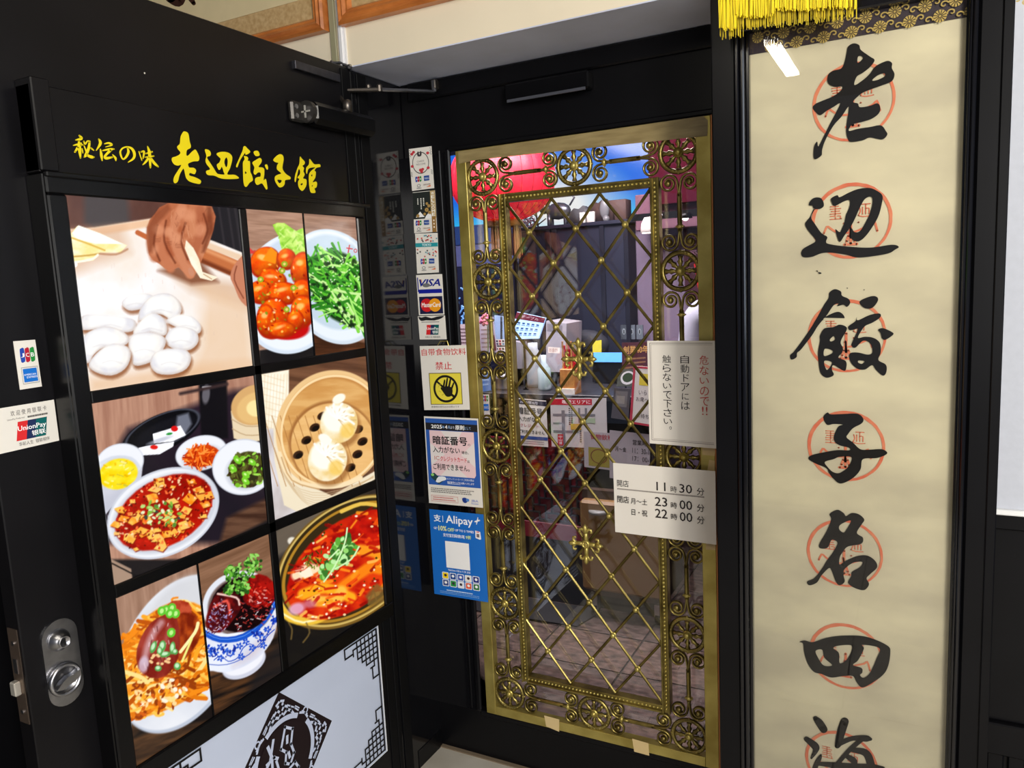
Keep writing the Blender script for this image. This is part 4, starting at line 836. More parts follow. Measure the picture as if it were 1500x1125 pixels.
sh.done()
# ---------------------------------------------------------------- stickers on the door
def jcb(s, u0, v0, u1, v1):
    w = (u1-u0)/3.
    for i, c in enumerate(((30, 70, 170), (180, 24, 50), (30, 140, 60))):
        a = u0+i*w; s.poly([(a+.08*w, v0+.12*(v1-v0)), (a+.35*w, v0), (a+.95*w, v0), (a+.95*w, v0+.85*(v1-v0)), (a+.7*w, v1), (a+.08*w, v1)], c, 2)
        s.text('JCB'[i], a+.2*w, v0+.36*(v1-v0), a+.85*w, v0+.66*(v1-v0), (250, 250, 250), .02)
def amex(s, u0, v0, u1, v1, c=(16, 110, 206)):
    s.rect(u0, v0, u1, v1, c); h = v1-v0; w = u1-u0
    s.text('AMERICAN', u0+.04*w, v0+.38*h, u1-.1*w, v0+.52*h, (240, 248, 255), .01); s.text('EXPRESS', u0+.22*w, v0+.58*h, u1-.02*w, v0+.72*h, (240, 248, 255), .01)
XS = XL+.0012
s = Sheet(quad([(19.5, 500), (51.5, 497.5), (61.5, 566), (29.5, 571)], 0, XS), LN, .001, PAPERW, 'card_sticker', 'small tall sticker with three coloured letters above a blue square on the open door', 'sticker')
jcb(s, .2, .16, .88, .44); s.frame(.16, .55, .92, .9, .02, .012, (150, 150, 150)); amex(s, .23, .585, .86, .865); s.done()
s = Sheet(quad([(-16, 600.8), (79, 585.4), (86.8, 645.2), (-8, 667)], 0, XS), LN, .001, PAPERW, 'card_sticker', 'wide cream payment card sticker on the open door below the small tall one', 'sticker')
def union(s, u0, v0, u1, v1):
    w = u1-u0; h = v1-v0; k = .1*w
    s.poly([(u0+k, v0), (u0+w*.42, v0), (u0+w*.34, v1), (u0, v1)], (214, 40, 44)); s.poly([(u0+w*.40, v0), (u0+w*.72, v0), (u0+w*.64, v1), (u0+w*.30, v1)], (24, 40, 84)); s.poly([(u0+w*.66, v0), (u1, v0), (u1-k, v1), (u0+w*.58, v1)], (0, 96, 96))
    s.text('UnionPay', u0+.08*w, v0+.24*h, u1-.06*w, v0+.58*h, (255, 255, 255), .02); s.text('银联', u0+.48*w, v0+.6*h, u1-.1*w, v0+.88*h, (255, 255, 255), .02)
s.text('欢 迎 使 用 银 联 卡', .30, .1, .86, .22, (70, 66, 64)); s.text('UnionPay Preferred', .24, .27, .50, .32, (70, 66, 64)); s.rows(.55, .26, .88, .33, 1, (70, 66, 64), .6); union(s, .34, .37, .85, .80); s.text('华彩人生  银联相伴', .37, .84, .85, .93, (70, 66, 64)); s.done()
# ---------------------------------------------------------------- framed calligraphy scroll
YP = 1.768
scr = thing('framed_scroll', 'tall framed scroll with black brush characters and red round seals', 'framed scroll', (-.12, YP, .05))
def v_bead(x0, x1, y, r, name='moulding'):
    pass
ZB, ZT = .05, 2.045
m = MB().box(-.349, -.341, 1.738, 1.79, ZB, 2.7, .002).box(.087, .095, 1.738, 1.79, ZB, 2.7, .002).box(-.328, -.3215, 1.752, 1.79, ZB, 2.7, .001).box(.0765, .081, 1.752, 1.79, ZB, 2.7, .001)
m.tube([(-.3345, 1.747, ZB), (-.3345, 1.747, 2.7)], .0065, 12).tube([(.0845, 1.747, ZB), (.0845, 1.747, 2.7)], .0045, 12)
m.box(-.349, .095, 1.738, 1.79, ZT, 2.7, .003).box(-.349, .095, 1.738, 1.79, 0, ZB, .003)
m.build('frame', mat('gloss_black_frame', (12, 12, 16), .16, spec=.6), scr)
def wavy(name, x0, x1, z0, z1, y, amp, mt, nx=40, nz=180, seed=2):
    X, Z = np.meshgrid(np.linspace(x0, x1, nx), np.linspace(z0, z1, nz), indexing='ij')
    h = (fbm(X*9+3, Z*16, seed, 4)-.5)*amp+(fbm(X*2+Z*3, Z*30, seed+3, 2)-.5)*amp*.5
    co = np.stack([X.ravel(), (y+h).ravel(), Z.ravel()], 1)
    me = bpy.data.meshes.new(name); n = nx*nz
    a = (np.arange(nx-1)[:, None]*nz+np.arange(nz-1)[None, :]).ravel(); q = np.stack([a, a+nz, a+nz+1, a+1], 1)
    me.from_pydata((co-WLOC[scr.name]).tolist(), [], q.tolist()); me.polygons.foreach_set('use_smooth', [True]*len(a)); me.materials.append(mt)
    return raw(name, me, scr)
PAPER = mat('old_rice_paper', (228, 219, 188), .8, scale=4.5, c2=(202, 193, 168), bump=.5, stretch=(1, 1, 2.2))
wavy('paper', -.3215, .0765, ZB, 2.01, YP+.0012, .0014, PAPER)
MB().box(-.3215, .0765, YP+.0068, 1.79, ZB, ZT).build('backing', mat('backing_card', (190, 180, 150), .8), scr)
BR = (1, 1)
br = Sheet([(-.3215, YP-.001, 2.046), (.0765, YP-.001, 2.046), (.0765, YP-.001, 2.0025), (-.3215, YP-.001, 2.0025)], FN, .002, mat('dark_brocade', (52, 38, 50), .6, var=.3, scale=80), 'brocade_border', parent=scr)
GO = (196, 170, 96); r = random.Random(4)
Wb, Hb = .398, .0435
def bm(x, z): return (x/Wb, z/Hb)
for k in range(9):
    for row in range(2):
        cx = .016+k*.052+(.026 if row else 0); cz = .011+row*.0235
        for a in range(12):
            t = a*math.pi/6; br.line([bm(cx+.003*math.cos(t), cz+.003*math.sin(t))+(.0001,), bm(cx+.0085*math.cos(t), cz+.0085*math.sin(t))+(.0001,)], GO, 1) if False else None
            p0 = np.array([cx+.0025*math.cos(t), cz+.0025*math.sin(t)]); p1 = np.array([cx+.0118*math.cos(t-.19), cz+.0118*math.sin(t-.19)]); p2 = np.array([cx+.0118*math.cos(t+.19), cz+.0118*math.sin(t+.19)])
            br.put([bm(*p0), bm(*p1), bm(*p2)], [(0, 1, 2)], GO)
        br.disc(*bm(cx, cz), .0022/Wb, .0022/Hb, GO, 8)
        cx += .026
        for sg in (-1, 1):
            pts = [np.array([cx+sg*(.0065+(.0012+.0013*t)*math.cos(t*1.15+.6*row)), cz+sg*.0035+(.0012+.0011*t)*math.sin(t*1.15+.6*row)]) for t in np.linspace(0, 5.2, 14)]
            Vv = []; F = []
            for i in range(len(pts)-1):
                d = pts[i+1]-pts[i]; d /= np.linalg.norm(d); n = np.array([-d[1], d[0]])*.0013; k0 = len(Vv); Vv += [bm(*(pts[i]+n)), bm(*(pts[i+1]+n)), bm(*(pts[i+1]-n)), bm(*(pts[i]-n))]; F.append((k0, k0+1, k0+2, k0+3))
            br.put(Vv, F, GO)
br.done()
INK = mat('black_ink', (24, 22, 22), .6, spec=.2); INKR = mat('vermilion_seal_ink', (222, 112, 84), .7, spec=.2, scale=40, c2=(228, 140, 106))
YI = YP-.0006
S2 = .177778
RINGS = [(1249.5, 149, 67.5, 65), (1246.5, 323.5, 66, 63.5), (1239.6, 492.3, 63.5, 59.5), (1238.6, 653.6, 61.2, 58), (1236.5, 810.5, 61, 56), (1238.8, 961.5, 64, 54), (1232, 1118, 59, 64)]
def ringpts(cx, cy, k, seed):
    P0 = at(cx, cy, 1, YI); R = .0775; rr = random.Random(seed); out = []
    for i in range(64):
        t = 2*math.pi*i/64; q = R*(k+rr.uniform(-.006, .006)); out.append((P0[0]+q*math.cos(t), P0[2]+q*math.sin(t)))
    return out
for i, (cx, cy, _, _) in enumerate(RINGS):
    t = MB(); v, f = fillmesh([ringpts(cx, cy, 1.0, i), ringpts(cx+.4, cy+.6, .915 if i % 2 else .925, i+50)]); t.add([(p[0], YI+.0004, p[1]) for p in v], f)
    P0 = at(cx, cy, 1, YI)
    def seal(strs, w, ox, oz, h):
        for S in strs:
            for (vv, ff) in strokes2d([[(a, b, w) for a, b in S]], 2): t.add([(P0[0]+ox+p[0]*.001, YI+.0004-h, P0[2]+oz-p[1]*.001) for p in vv], ff)
    seal([[(-18, -14), (-2, -14)], [(-18, -9), (2, -9)], [(-16, -4), (0, -4)], [(-18, 1), (2, 1)], [(-18, 6), (-8, 6), (-8, 12)], [(-8, -14), (-8, 4)], [(-4, 6), (2, 6), (2, 12)], [(-18, 12), (4, 12)]], 1.0, -.022, .018, .00003)
    seal([[(2, -14), (18, -14)], [(10, -14), (10, 6)], [(4, -8), (4, 6)], [(10, -5), (16, -5), (16, 6)], [(-2, -8), (0, 0), (-4, 8)], [(-4, 8), (6, 11), (20, 10)]], 1.0, .018, .018, .00006)
    seal([[(-52, 10), (-46, -4), (-40, 0), (-26, 10), (-8, 12), (10, 10), (24, 4), (38, -2), (44, -8), (48, 4), (50, 12)]], 2.0, 0, -.012, .00009)
    seal([[(0, -14), (0, 20)], [(-2, 4), (0, 26)], [(-8, 34), (-4, 22)], [(8, 34), (4, 22)], [(-12, 40), (12, 40)], [(0, 24), (0, 38)]], 2.6, 0, -.008, .00012)
    seal([[(-14, -2), (-13, -2)], [(14, -2), (15, -2)]], 1.6, 0, -.006, .00015)
    t.build('seal', INKR, scr)
def ch(crop, loops): ink_loops('brush_character', crop, loops, 1, YI, FN, INK, scr, k=5, thick=.0005)
ch((1150, 50, S2), [[(575,76),(612,92),(625,130),(700,185),(738,215),(700,272),(640,320),(590,352),(572,420),(640,380),(700,325),(740,270),(800,235),(850,220),(882,240),(880,280),(902,330),(880,388),(800,422),(700,458),(630,490),(562,555),(600,572),(618,602),(700,590),(760,570),(784,600),(775,650),(720,695),(640,722),(560,742),(532,772),(530,798),(600,780),(700,765),(790,752),(832,800),(842,830),(800,868),(700,852),(640,875),(540,888),(515,855),(504,800),(510,720),(525,620),(518,602),(465,680),(410,740),(360,820),(322,900),(305,960),(300,1000),(250,1032),(235,1005),(240,925),(265,885),(275,925),(320,840),(375,730),(415,655),(455,570),(400,600),(340,635),(290,668),(250,642),(228,605),(250,575),(300,552),(400,510),(462,462),(470,430),(420,435),(368,418),(348,380),(358,330),(400,300),(462,283),(490,230),(508,150),(515,110),(540,85)],[(600,190),(625,178),(642,200),(600,236)],[(718,382),(760,342),(815,323),(820,348),(760,378)]])
ch((1150, 240, S2), [[(205,310),(240,280),(290,280),(315,310),(318,350),(280,375),(240,372),(225,345),(198,342)],[(236,372),(244,376),(215,440),(250,500),(300,570),(348,602),(338,640),(362,660),(500,680),(700,690),(880,666),(938,684),(905,708),(860,735),(750,757),(600,772),(500,748),(380,732),(300,737),(220,767),(150,768),(133,735),(150,700),(200,670),(250,640),(240,610),(190,550),(165,500),(180,468),(204,440)],[(380,285),(430,258),(450,275),(520,240),(600,208),(690,198),(750,218),(802,260),(797,330),(770,430),(720,520),(660,600),(610,637),(560,628),(540,590),(548,530),(570,560),(610,560),(642,520),(690,430),(718,340),(718,280),(690,272),(650,300),(612,370),(577,450),(540,520),(490,590),(455,642),(435,620),(415,540),(450,562),(470,530),(490,480),(503,420),(532,350),(530,300),(480,312),(410,347),(385,320)],[(276,892),(296,896),(300,905),(280,906)]])
ch((1150, 410, S2), [[(365,105),(410,76),(460,95),(470,130),(522,155),(537,190),(510,222),(480,205),(430,217),(440,195),(400,210),(352,280),(320,320),(270,380),(220,460),(130,575),(100,600),(95,637),(53,657),(43,620),(75,588),(150,488),(210,400),(270,300),(318,210),(358,150)],[(323,312),(430,263),(482,290),(487,330),(440,350),(370,374),(330,357)],[(288,460),(325,400),(400,388),(450,368),(502,385),(507,415),(470,480),(458,520),(477,560),(470,600),(440,640),(502,670),(503,732),(480,747),(400,702),(387,740),(402,780),(370,802),(330,802),(290,762),(273,650),(273,580),(288,500)],[(370,492),(400,463),(412,490),(380,507)],[(328,568),(387,580),(387,605),(323,626)],[(323,668),(387,680),(345,742)],[(613,180),(680,143),(740,133),(768,160),(740,212),(700,237),(648,228)],[(523,382),(580,340),(590,308),(602,332),(700,288),(780,277),(783,310),(720,352),(660,380),(622,430),(602,478),(660,468),(730,478),(782,520),(788,600),(770,660),(832,700),(834,762),(805,788),(750,742),(718,702),(660,738),(600,733),(550,692),(528,640),(538,603),(600,598),(680,615),(718,600),(714,550),(690,512),(640,503),(580,558),(548,542),(560,500),(588,440),(598,402),(560,412),(530,412)],[(608,664),(655,670),(632,692),(603,680)],[(768,410),(810,398),(882,430),(890,452),(830,492),(800,482),(788,440)]])
ch((1150, 570, S2), [[(315,232),(350,192),(380,208),(500,203),(600,203),(645,243),(632,282),(560,322),(520,370),(508,398),(560,440),(622,495),(700,498),(800,495),(842,530),(760,567),(642,577),(622,660),(560,732),(460,778),(398,737),(362,690),(338,650),(250,612),(193,575),(220,543),(330,518),(430,502),(530,503),(525,482),(450,462),(410,432),(403,385),(438,310),(475,292),(400,287),(345,293)],[(328,600),(400,577),(450,558),(548,562),(520,640),(450,690),(395,682),(352,642)]])
ch((1150, 720, S2), [[(368,185),(430,150),(482,175),(503,202),(550,176),(610,188),(653,230),(632,270),(592,340),(642,380),(627,430),(520,452),(482,490),(452,540),(450,602),(500,570),(600,530),(680,528),(742,570),(758,625),(700,682),(672,715),(692,765),(650,812),(570,792),(520,752),(543,700),(553,660),(620,620),(635,580),(560,587),(490,640),(482,690),(492,742),(450,772),(418,740),(383,650),(360,632),(300,692),(262,750),(200,772),(183,740),(240,713),(300,640),(350,560),(390,508),(432,430),(410,402),(380,402),(350,462),(290,467),(283,430),(340,330),(380,230)],[(458,272),(542,238),(502,320),(480,337),(447,310)]])
ch((1150, 880, S2), [[(118,340),(160,326),(230,340),(330,308),(450,288),(620,288),(740,318),(852,375),(867,430),(852,530),(815,602),(740,662),(640,714),(590,672),(558,620),(480,620),(380,632),(300,602),(240,587),(188,520),(158,430),(148,352)],[(253,412),(305,403),(325,470),(388,530),(318,532),(268,460)],[(398,390),(440,370),(545,368),(542,430),(500,492),(450,512),(444,430)],[(640,363),(777,390),(752,480),(702,590),(650,634),(618,612),(637,590),(630,553),(560,528),(602,490),(650,395)]])
ink_strokes('brush_character', (1150, 1025, .13333), [[(335,205,28),(375,250,42),(425,325,42)],[(235,430,28),(330,510,42),(335,560,30),(290,640,12)],[(655,240,46),(620,340,48),(585,480,38),(575,505,30)],[(580,485,34),(740,425,26),(890,425,36),(940,432,18)],[(835,440,28),(700,560,26),(560,720,24),(380,900,28),(300,1000,20)],[(740,550,26),(880,580,40),(935,680,44),(945,800,40),(900,1000,34)],[(350,700,20),(560,718,32),(800,732,32),(960,735,30),(1080,750,18)],[(680,620,26),(760,680,36),(730,770,22),(680,900,26)],[(395,605,10),(380,640,24),(340,720,28),(300,860,26)]], 1, YI, FN, INK, scr)
ink_loops('ink_spot', (1150, 240, S2), [[(255, 882), (268, 878), (270, 890)], [(508, 1020), (518, 1022), (514, 1030)], [(648, 1034), (656, 1036), (652, 1044)]], 1, YI, FN, INK, scr)
MB().box(-.3225, .0775, 1.7565, 1.7585, ZB, ZT).build('glass_sheet', GLASSP, scr)
# ---------------------------------------------------------------- yellow fringe above the scroll
fg = thing('yellow_fringe', 'yellow silk fringe hanging over the top left of the framed scroll', 'fringe', (-.235, 1.68, 2.2))
r = random.Random(11); TH = MB(); TH2 = MB()
pa = at(1056, 50, 1, 1.68); pb = at(1256, 24, 1, 1.68)
MB().box(pa[0]-.004, pb[0]+.004, 1.672, 1.69, 2.14, 2.175, .003).build('band', mat('yellow_braid', (206, 176, 30), .6, bump=.4, scale=120), fg)
def thread(mb, x, y, z, w):
    x2 = x+r.uniform(-.004, .004); zt = 2.15; xm = (x+x2)/2+r.uniform(-.002, .002); y2 = y+r.uniform(-.004, .004)
    mb.tube([(x, y, zt), (xm, (y+y2)/2, (zt+z)/2), (x2, y2, z)], w, 4)
n = 300
for i in range(n):
    u = i/n; x = pa[0]+(pb[0]-pa[0])*u+r.uniform(-.001, .001)
    lo = .0 if u < .17 else .0
    edge = at(1056+200*u, (52 if u < .18 else 45-22*u) if r.random() < .5 else (40-18*u), 1, 1.68)[2]
    if u > .15 and r.random() < .25: continue
    thread(TH2, x, 1.684, edge+r.uniform(-.004, .006)-.002, r.choice([.0006, .0009, .0012]))
for i in range(240):
    u = i/240; x = pa[0]+(pb[0]-pa[0])*u; base = 44 if u < .12 else (26-20*abs(u-.25) if u < .4 else (16-12*abs(u-.6) if u < .8 else 12))
    thread(TH, x, 1.674, at(1056+200*u, base, 1, 1.68)[2]+r.uniform(-.004, .004), r.choice([.0009, .0013, .0016]))
a = TH.build('fringe_threads', mat('yellow_silk', (240, 216, 28), .45), fg); a['kind'] = 'stuff'
a = TH2.build('fringe_threads', mat('yellow_silk_shade', (206, 182, 24), .45), fg); a['kind'] = 'stuff'
# ---------------------------------------------------------------- brass grille on the sliding door
GY = 2.004
gr = thing('brass_grille', 'ornate brass door grille with diamond lattice, rosettes and scrolls', 'grille', (-.835, GY, .165))
# outer frame bars
def bar(name, x0, x1, z0, z1, mt=BRASSB): return MB().box(x0, x1, 1.992, 2.022, z0, z1, .0012).build(name, mt, gr)
bar('frame_bar', -1.206, -1.172, .165, 1.934); bar('frame_bar', -.497, -.4595, .165, 1.934)
bar('frame_bar', -1.172, -.497, .165, .194); bar('frame_bar', -1.172, -.497, 1.905, 1.934)
MB().box(-.4585, -.4535, 1.990, 2.0, .165, 1.934).build('copper_edge', mat('copper_strip', (176, 112, 62), .45, metal=.5), gr)
# beaded inner frame
bf = MB(); 
for (x0, x1, z0, z1) in ((-1.072, -1.048, .299, 1.798), (-.620, -.596, .299, 1.798), (-1.048, -.620, .299, .323), (-1.048, -.620, 1.774, 1.798)):
    bf.box(x0, x1, 1.998, 2.020, z0, z1, .001)
    if x1-x0 < .1: bf.box(x0, x0+.006, 1.992, 2.0, z0, z1, .001).box(x1-.006, x1, 1.992, 2.0, z0, z1, .001)
    else: bf.box(x0, x1, 1.992, 2.0, z0, z0+.006, .001).box(x0, x1, 1.992, 2.0, z1-.006, z1, .001)
bfo = bf.build('beaded_frame', BRASS, gr)
bd = MB()
for z in np.arange(.312, 1.79, .0115):
    for x in (-1.060, -.608): bd.ball((x, 1.997, z), .0040, 6)
for x in np.arange(-1.0485, -.618, .0115):
    for z in (.311, 1.786): bd.ball((x, 1.997, z), .0040, 6)
b = bd.build('bead', BRASSB, bfo, True); b['kind'] = 'stuff'
# lattice
HX, HZ = .0718, .0905; LX0, LZ0 = -1.0512, 1.774
def node(i, j): return (LX0+HX*i, LZ0-HZ*j)
for sgn in (1, -1):
    for k in range(-16, 24, 2):
        pts = []
        for i in range(7):
            j = (i-k) if sgn == 1 else (k-i)
            if 0 <= j <= 16: pts.append((i, j))
        if len(pts) < 2: continue
        a, b = node(*pts[0]), node(*pts[-1]); y = 2.001 if sgn == 1 else 2.008
        m = MB(); m.tube([(a[0], y, a[1]), (b[0], y, b[1])], .0042, 8, flat=1.0)
        m.tube([(a[0], y-.0036, a[1]), (b[0], y-.0036, b[1])], .0016, 6)
        m.build('lattice_bar', BRASS, gr)
sm = MB().ball((0, 0, 0), .0078, 12, (1, .9, 1)).lathe([(.0095, .003), (.0095, .006)], 14, (0, 0, 0), 'y').mesh('stud', BRASSB, True)
for i in range(0, 7):
    for j in range(1, 16):
        if (i+j) % 2 or (i in (0, 6)): continue
        if (i, j) in ((3, 5), (3, 11)): continue
        x, z = node(i, j); inst('stud', sm, gr, world=(x, 1.996, z))
# crosses
ARM = MB().tube([(0, 0, .004), (0, 0, .030)], [.0058, .0050], 6).tube([(0, -.003, .026), (0, -.004, .040), (0, -.003, .047)], [.0045, .006, .0012], 6)
for sg in (-1, 1): ARM.tube([(0, 0, .024), (sg*.004, -.001, .031), (sg*.009, -.002, .035), (sg*.014, -.002, .034), (sg*.0155, -.002, .029), (sg*.012, -.002, .027)], [.004, .0038, .0036, .0034, .003, .0024], 6)
arm = ARM.mesh('cross_arm', BRASSB, True)
HUB = MB().lathe([(.0135, .004), (.0135, -.002), (.010, -.006), (.008, -.006), (.0075, -.003), (.004, -.0055), (.0005, -.006)], 18, (0, 0, 0), 'y').mesh('cross', BRASSB, True)
for j in (5, 11):
    x, z = node(3, j); c = inst('cross', HUB, gr, world=(x, 1.990, z))
    for k in range(4): inst('arm', arm, c, loc=(0, .002, 0), rot=(0, k*math.pi/2, 0), scale=(1.25, 1.2, 1.3 if k % 2 == 0 else 1.15))
# rosettes
RR = .0525
R_ = MB().tube([((RR-.0045)*math.cos(t), 0, (RR-.0045)*math.sin(t)) for t in np.arange(32)*math.pi/16], .0066, 6, True)
for t in np.arange(32)*math.pi/16: R_.ball(((RR-.0045)*math.cos(t), -.005, (RR-.0045)*math.sin(t)), .0027, 6)
for t in (0, math.pi/2, math.pi, 3*math.pi/2): R_.ball((RR*math.cos(t), -.001, RR*math.sin(t)), .0042, 6)
ros = R_.mesh('rosette', BRASS, True)
spk = MB().tube([(0, 0, .008), (0, 0, .016), (0, -.0015, .024), (0, 0, .031), (0, 0, .040)], [.0056, .0044, .0082, .0046, .0080], 6).ball((0, -.006, .024), .0031, 6).ball((0, -.005, .036), .002, 6).mesh('spoke', BRASS, True)
hb = MB().ball((0, -.004, 0), .0095, 12).lathe([(.013, .002), (.013, -.004)], 16, (0, 0, 0), 'y').mesh('hub', BRASSB, True)
XC = (-1.1235, -.835, -.545); 
RP = [(XC[0], z) for z in (1.853, 1.5495, 1.052, .546, .244)]+[(XC[2], z) for z in (1.855, 1.5535, 1.0545, .546, .241)]+[(XC[1], 1.853), (XC[1], .243)]
for x, z in RP:
    c = inst('rosette', ros, gr, world=(x, 2.004, z)); inst('hub', hb, c, loc=(0, -.001, 0))
    for k in range(8): inst('spoke', spk, c, loc=(0, 0, 0), rot=(0, k*math.pi/4, 0))
# scroll bars: a bar with a pair of volutes at each end and a collar
vol = MB(); pts = [(0, 0, -.058), (0.0015, 0, -.045)]
cxv, r0 = .0280, .0235
for t in np.linspace(0, 1, 30):
    a = math.pi*(1.0-t*3.1); rr = r0*(1-t)**.8*1.0+.0065*t; pts.append((cxv+rr*math.cos(a), 0, -.0235+rr*math.sin(a)))
vol.tube(pts, [.0034]*len(pts), 6, flat=2.4); vol.ball((cxv, -.004, -.0235), .0090, 10)
volm = vol.mesh('volute', BRASS, True)
col = MB().lathe([(.0045, -.006), (.0085, -.004), (.0095, 0), (.0085, .004), (.0045, .006)], 14, (0, 0, 0), 'z').box(-.011, .011, -.006, .006, -.0018, .0018, .0006).mesh('collar', BRASSB, True)
def sbar(cx, cz, L, ang, cpos):      # L total length, along z rotated by ang about y
    h = L/2-.05
    b = MB().tube([(0, 0, -h), (0, 0, h)], .0064, 8).mesh('scroll_bar', BRASS, False)
    o = inst('scroll_bar', b, gr, world=(cx, 2.006, cz), rot=(0, ang, 0))
    for e in (1, -1):
        for sx in (1, -1): inst('volute', volm, o, loc=(0, 0, 0), rot=(0, 0, 0), scale=(sx, 1, e)).location = (0, 0, e*L/2)
    inst('collar', col, o, loc=(0, 0, 0)).location = (0, 0, cpos)
for cx, zz in ((XC[0], (1.853, 1.5495, 1.052, .546, .244)), (XC[2], (1.855, 1.5535, 1.0545, .546, .241))):
    for a, b in zip(zz[:-1], zz[1:]):
        t0, t1 = a-.0525, b+.0525
        if a-b < .4: sbar(cx, (t0+t1)/2, t0-t1, 0, -(t0-t1)/2+.062)
        else:
            mid = (t0+t1)/2; sbar(cx, (t0+mid)/2, t0-mid, 0, (t0-mid)/2-.062); sbar(cx, (mid+t1)/2, mid-t1, 0, -(mid-t1)/2+.062)
for cz in (1.853, .2435):
    for a, b in ((XC[0], XC[1]), (XC[1], XC[2])):
        t0, t1 = a+.0525, b-.0525; sbar((t0+t1)/2, cz, t1-t0, math.pi/2, (.058 if a == XC[0] else -.058))
# tape along the top and bits of tape
tp = tag(MB().add([*[at(px, py, 1, 1.9905) for px, py in ((671, 222), (1030, 170), (1037, 176), (1036, 199), (700, 234), (672, 240))], *[at(px, py, 1, 1.9915) for px, py in ((671, 222), (1030, 170), (1037, 176), (1036, 199), (700, 234), (672, 240))]],
    [(0, 1, 2, 3, 4, 5), (11, 10, 9, 8, 7, 6)]+[(i, (i+1) % 6, 6+(i+1) % 6, 6+i) for i in range(6)]).build('kraft_tape', mat('beige_kraft_tape', (152, 136, 94), .42, scale=12, c2=(128, 112, 74), stretch=(1, 1, 6), bump=.6)), 'wide beige tape along the top edge of the brass grille', 'tape')
TAPE = mat('tan_tape', (208, 184, 132), .5)
def tape(q, lab, y=1.991): tag(Sheet(quad(q, 1, y), FN, .0006, TAPE, 'tape_strip').o, lab, 'tape')
tape([(797, 1048), (819, 1054), (819, 1072), (800, 1064)], 'tan tape on the bottom brass bar, left piece under the centre rosette')
tape([(926, 1082), (950, 1089), (951, 1107), (929, 1101)], 'tan tape on the bottom brass bar, piece nearer the right corner')
tape([(1028, 645), (1048, 648), (1047, 668), (1029, 666)], 'tan tape below the framed warning notice')
tape([(1039, 673), (1047, 675), (1047, 690), (1036, 690)], 'tan torn tape tab above the opening hours card')
tape([(1034, 796), (1048, 797), (1048, 806), (1034, 805)], 'tan tape below the opening hours card')
# ---------------------------------------------------------------- notices on the grille
IK = (36, 30, 30)
s = Sheet(quad([(948, 499.2), (1048.5, 499.2), (1050.7, 657.3), (951.5, 649.3)], 1, 1.975), FN, .0008, PAPERW, 'warning_notice', 'white notice with vertical Japanese writing and thin double border on the grille', 'notice')
s.frame(.035, .02, .985, .965, .006, .004, (96, 84, 82)); s.frame(.055, .035, .97, .95, .004, .003, (150, 140, 136)); s.rect(.955, .02, 1.0, .965, (232, 228, 220))
s.vtext('危ないので', .765, .13, .895, .61, (196, 84, 76), .0); s.text('!!', .79, .61, .87, .69, (196, 84, 76), .0)
s.vtext('自動ドアには', .49, .13, .615, .655, IK, 0); s.vtext('触らないで下さい。', .225, .13, .35, .90, IK, 0); s.done()
s = Sheet(quad([(898, 678), (1047.8, 690.2), (1049.3, 798), (901.2, 779.2)], 1, 1.972), FN, .0008, PAPERW, 'hours_card', 'white card with opening and closing hours on the grille', 'card')
s.text('開店', .035, .235, .155, .33, IK, .02); s.text('11', .435, .215, .525, .335, IK, .0); s.text('時', .575, .255, .635, .34, IK, .015); s.text('30', .66, .215, .78, .335, IK, .012); s.text('分', .825, .245, .895, .345, IK, .012)
s.rect(.035, .355, .895, .375, (168, 162, 156)); r = random.Random(2)
for k in range(60): u = .035+k*.0144; s.rect(u, .357+r.uniform(0, .006), u+.007, .366+r.uniform(0, .008), (130, 124, 120))
s.text('閉店', .035, .46, .155, .56, IK, .02); s.text('月～土', .175, .475, .34, .56, IK, .015); s.text('23', .42, .425, .54, .55, IK, .012); s.text('時', .575, .475, .635, .56, IK, .015); s.text('00', .66, .435, .78, .56, IK, .012); s.text('分', .825, .465, .895, .57, IK, .012)
s.text('日・祝', .18, .63, .34, .72, IK, .015); s.text('22', .42, .59, .54, .715, IK, .012); s.text('時', .575, .635, .635, .72, IK, .015); s.text('00', .66, .60, .78, .725, IK, .012); s.text('分', .825, .63, .895, .735, IK, .012); s.done()
# ---------------------------------------------------------------- notices on the black jamb, top to bottom
YJ = 1.9985
def four(s, u0, v0, u1, v1):
    w = (u1-u0)/2; h = (v1-v0)/2; jcb(s, u0+.1*w, v0, u0+.85*w, v0+.8*h); amex(s, u0+1.15*w, v0, u0+1.8*w, v0+.8*h, (30, 70, 150))
    s.ring(u0+.48*w, v0+1.45*h, .22*w, .26*h, .3, (130, 134, 140), 14); s.rows(u0+.2*w, v0+1.75*h, u0+.8*w, v0+1.95*h, 1, (130, 130, 134), .6)
    s.text('DISCOVER', u0+1.05*w, v0+1.3*h, u0+1.9*w, v0+1.5*h, (110, 60, 50), .02); s.poly([(u0+1.9*w, v0+1.55*h), (u0+1.9*w, v0+1.8*h), (u0+1.35*w, v0+1.8*h)], (226, 110, 40))
s = Sheet(quad([(598.8, 218.4), (632, 214), (636, 275.5), (603.6, 279.7)], 1, YJ), FN, .0005, PAPERW, 'card_sticker', 'topmost card sticker on the black jamb, white with a round wreath of red flowers', 'sticker', )
s.ring(.48, .36, .37, .26, .08, (60, 56, 60)); s.text('CARDS', .32, .30, .64, .345, (120, 110, 112)); s.text('WELCOME', .27, .37, .69, .415, (120, 110, 112))
for u, v in ((.12, .13), (.2, .09), (.82, .15), (.1, .42), (.45, .53), (.55, .52), (.8, .5), (.5, .57)): s.disc(u, v, .07, .035, (196, 56, 66), 9)
for k in range(6):
    for a in (0, 1): s.rect(.02+a*.9+.03*(k % 2), .03+k*.03, .05+a*.9+.03*(k % 2), .045+k*.03, (40, 40, 44)); s.rect(.02+a*.9+.03*(k % 2), .55+k*.02, .05+a*.9+.03*(k % 2), .565+k*.02, (40, 40, 44))
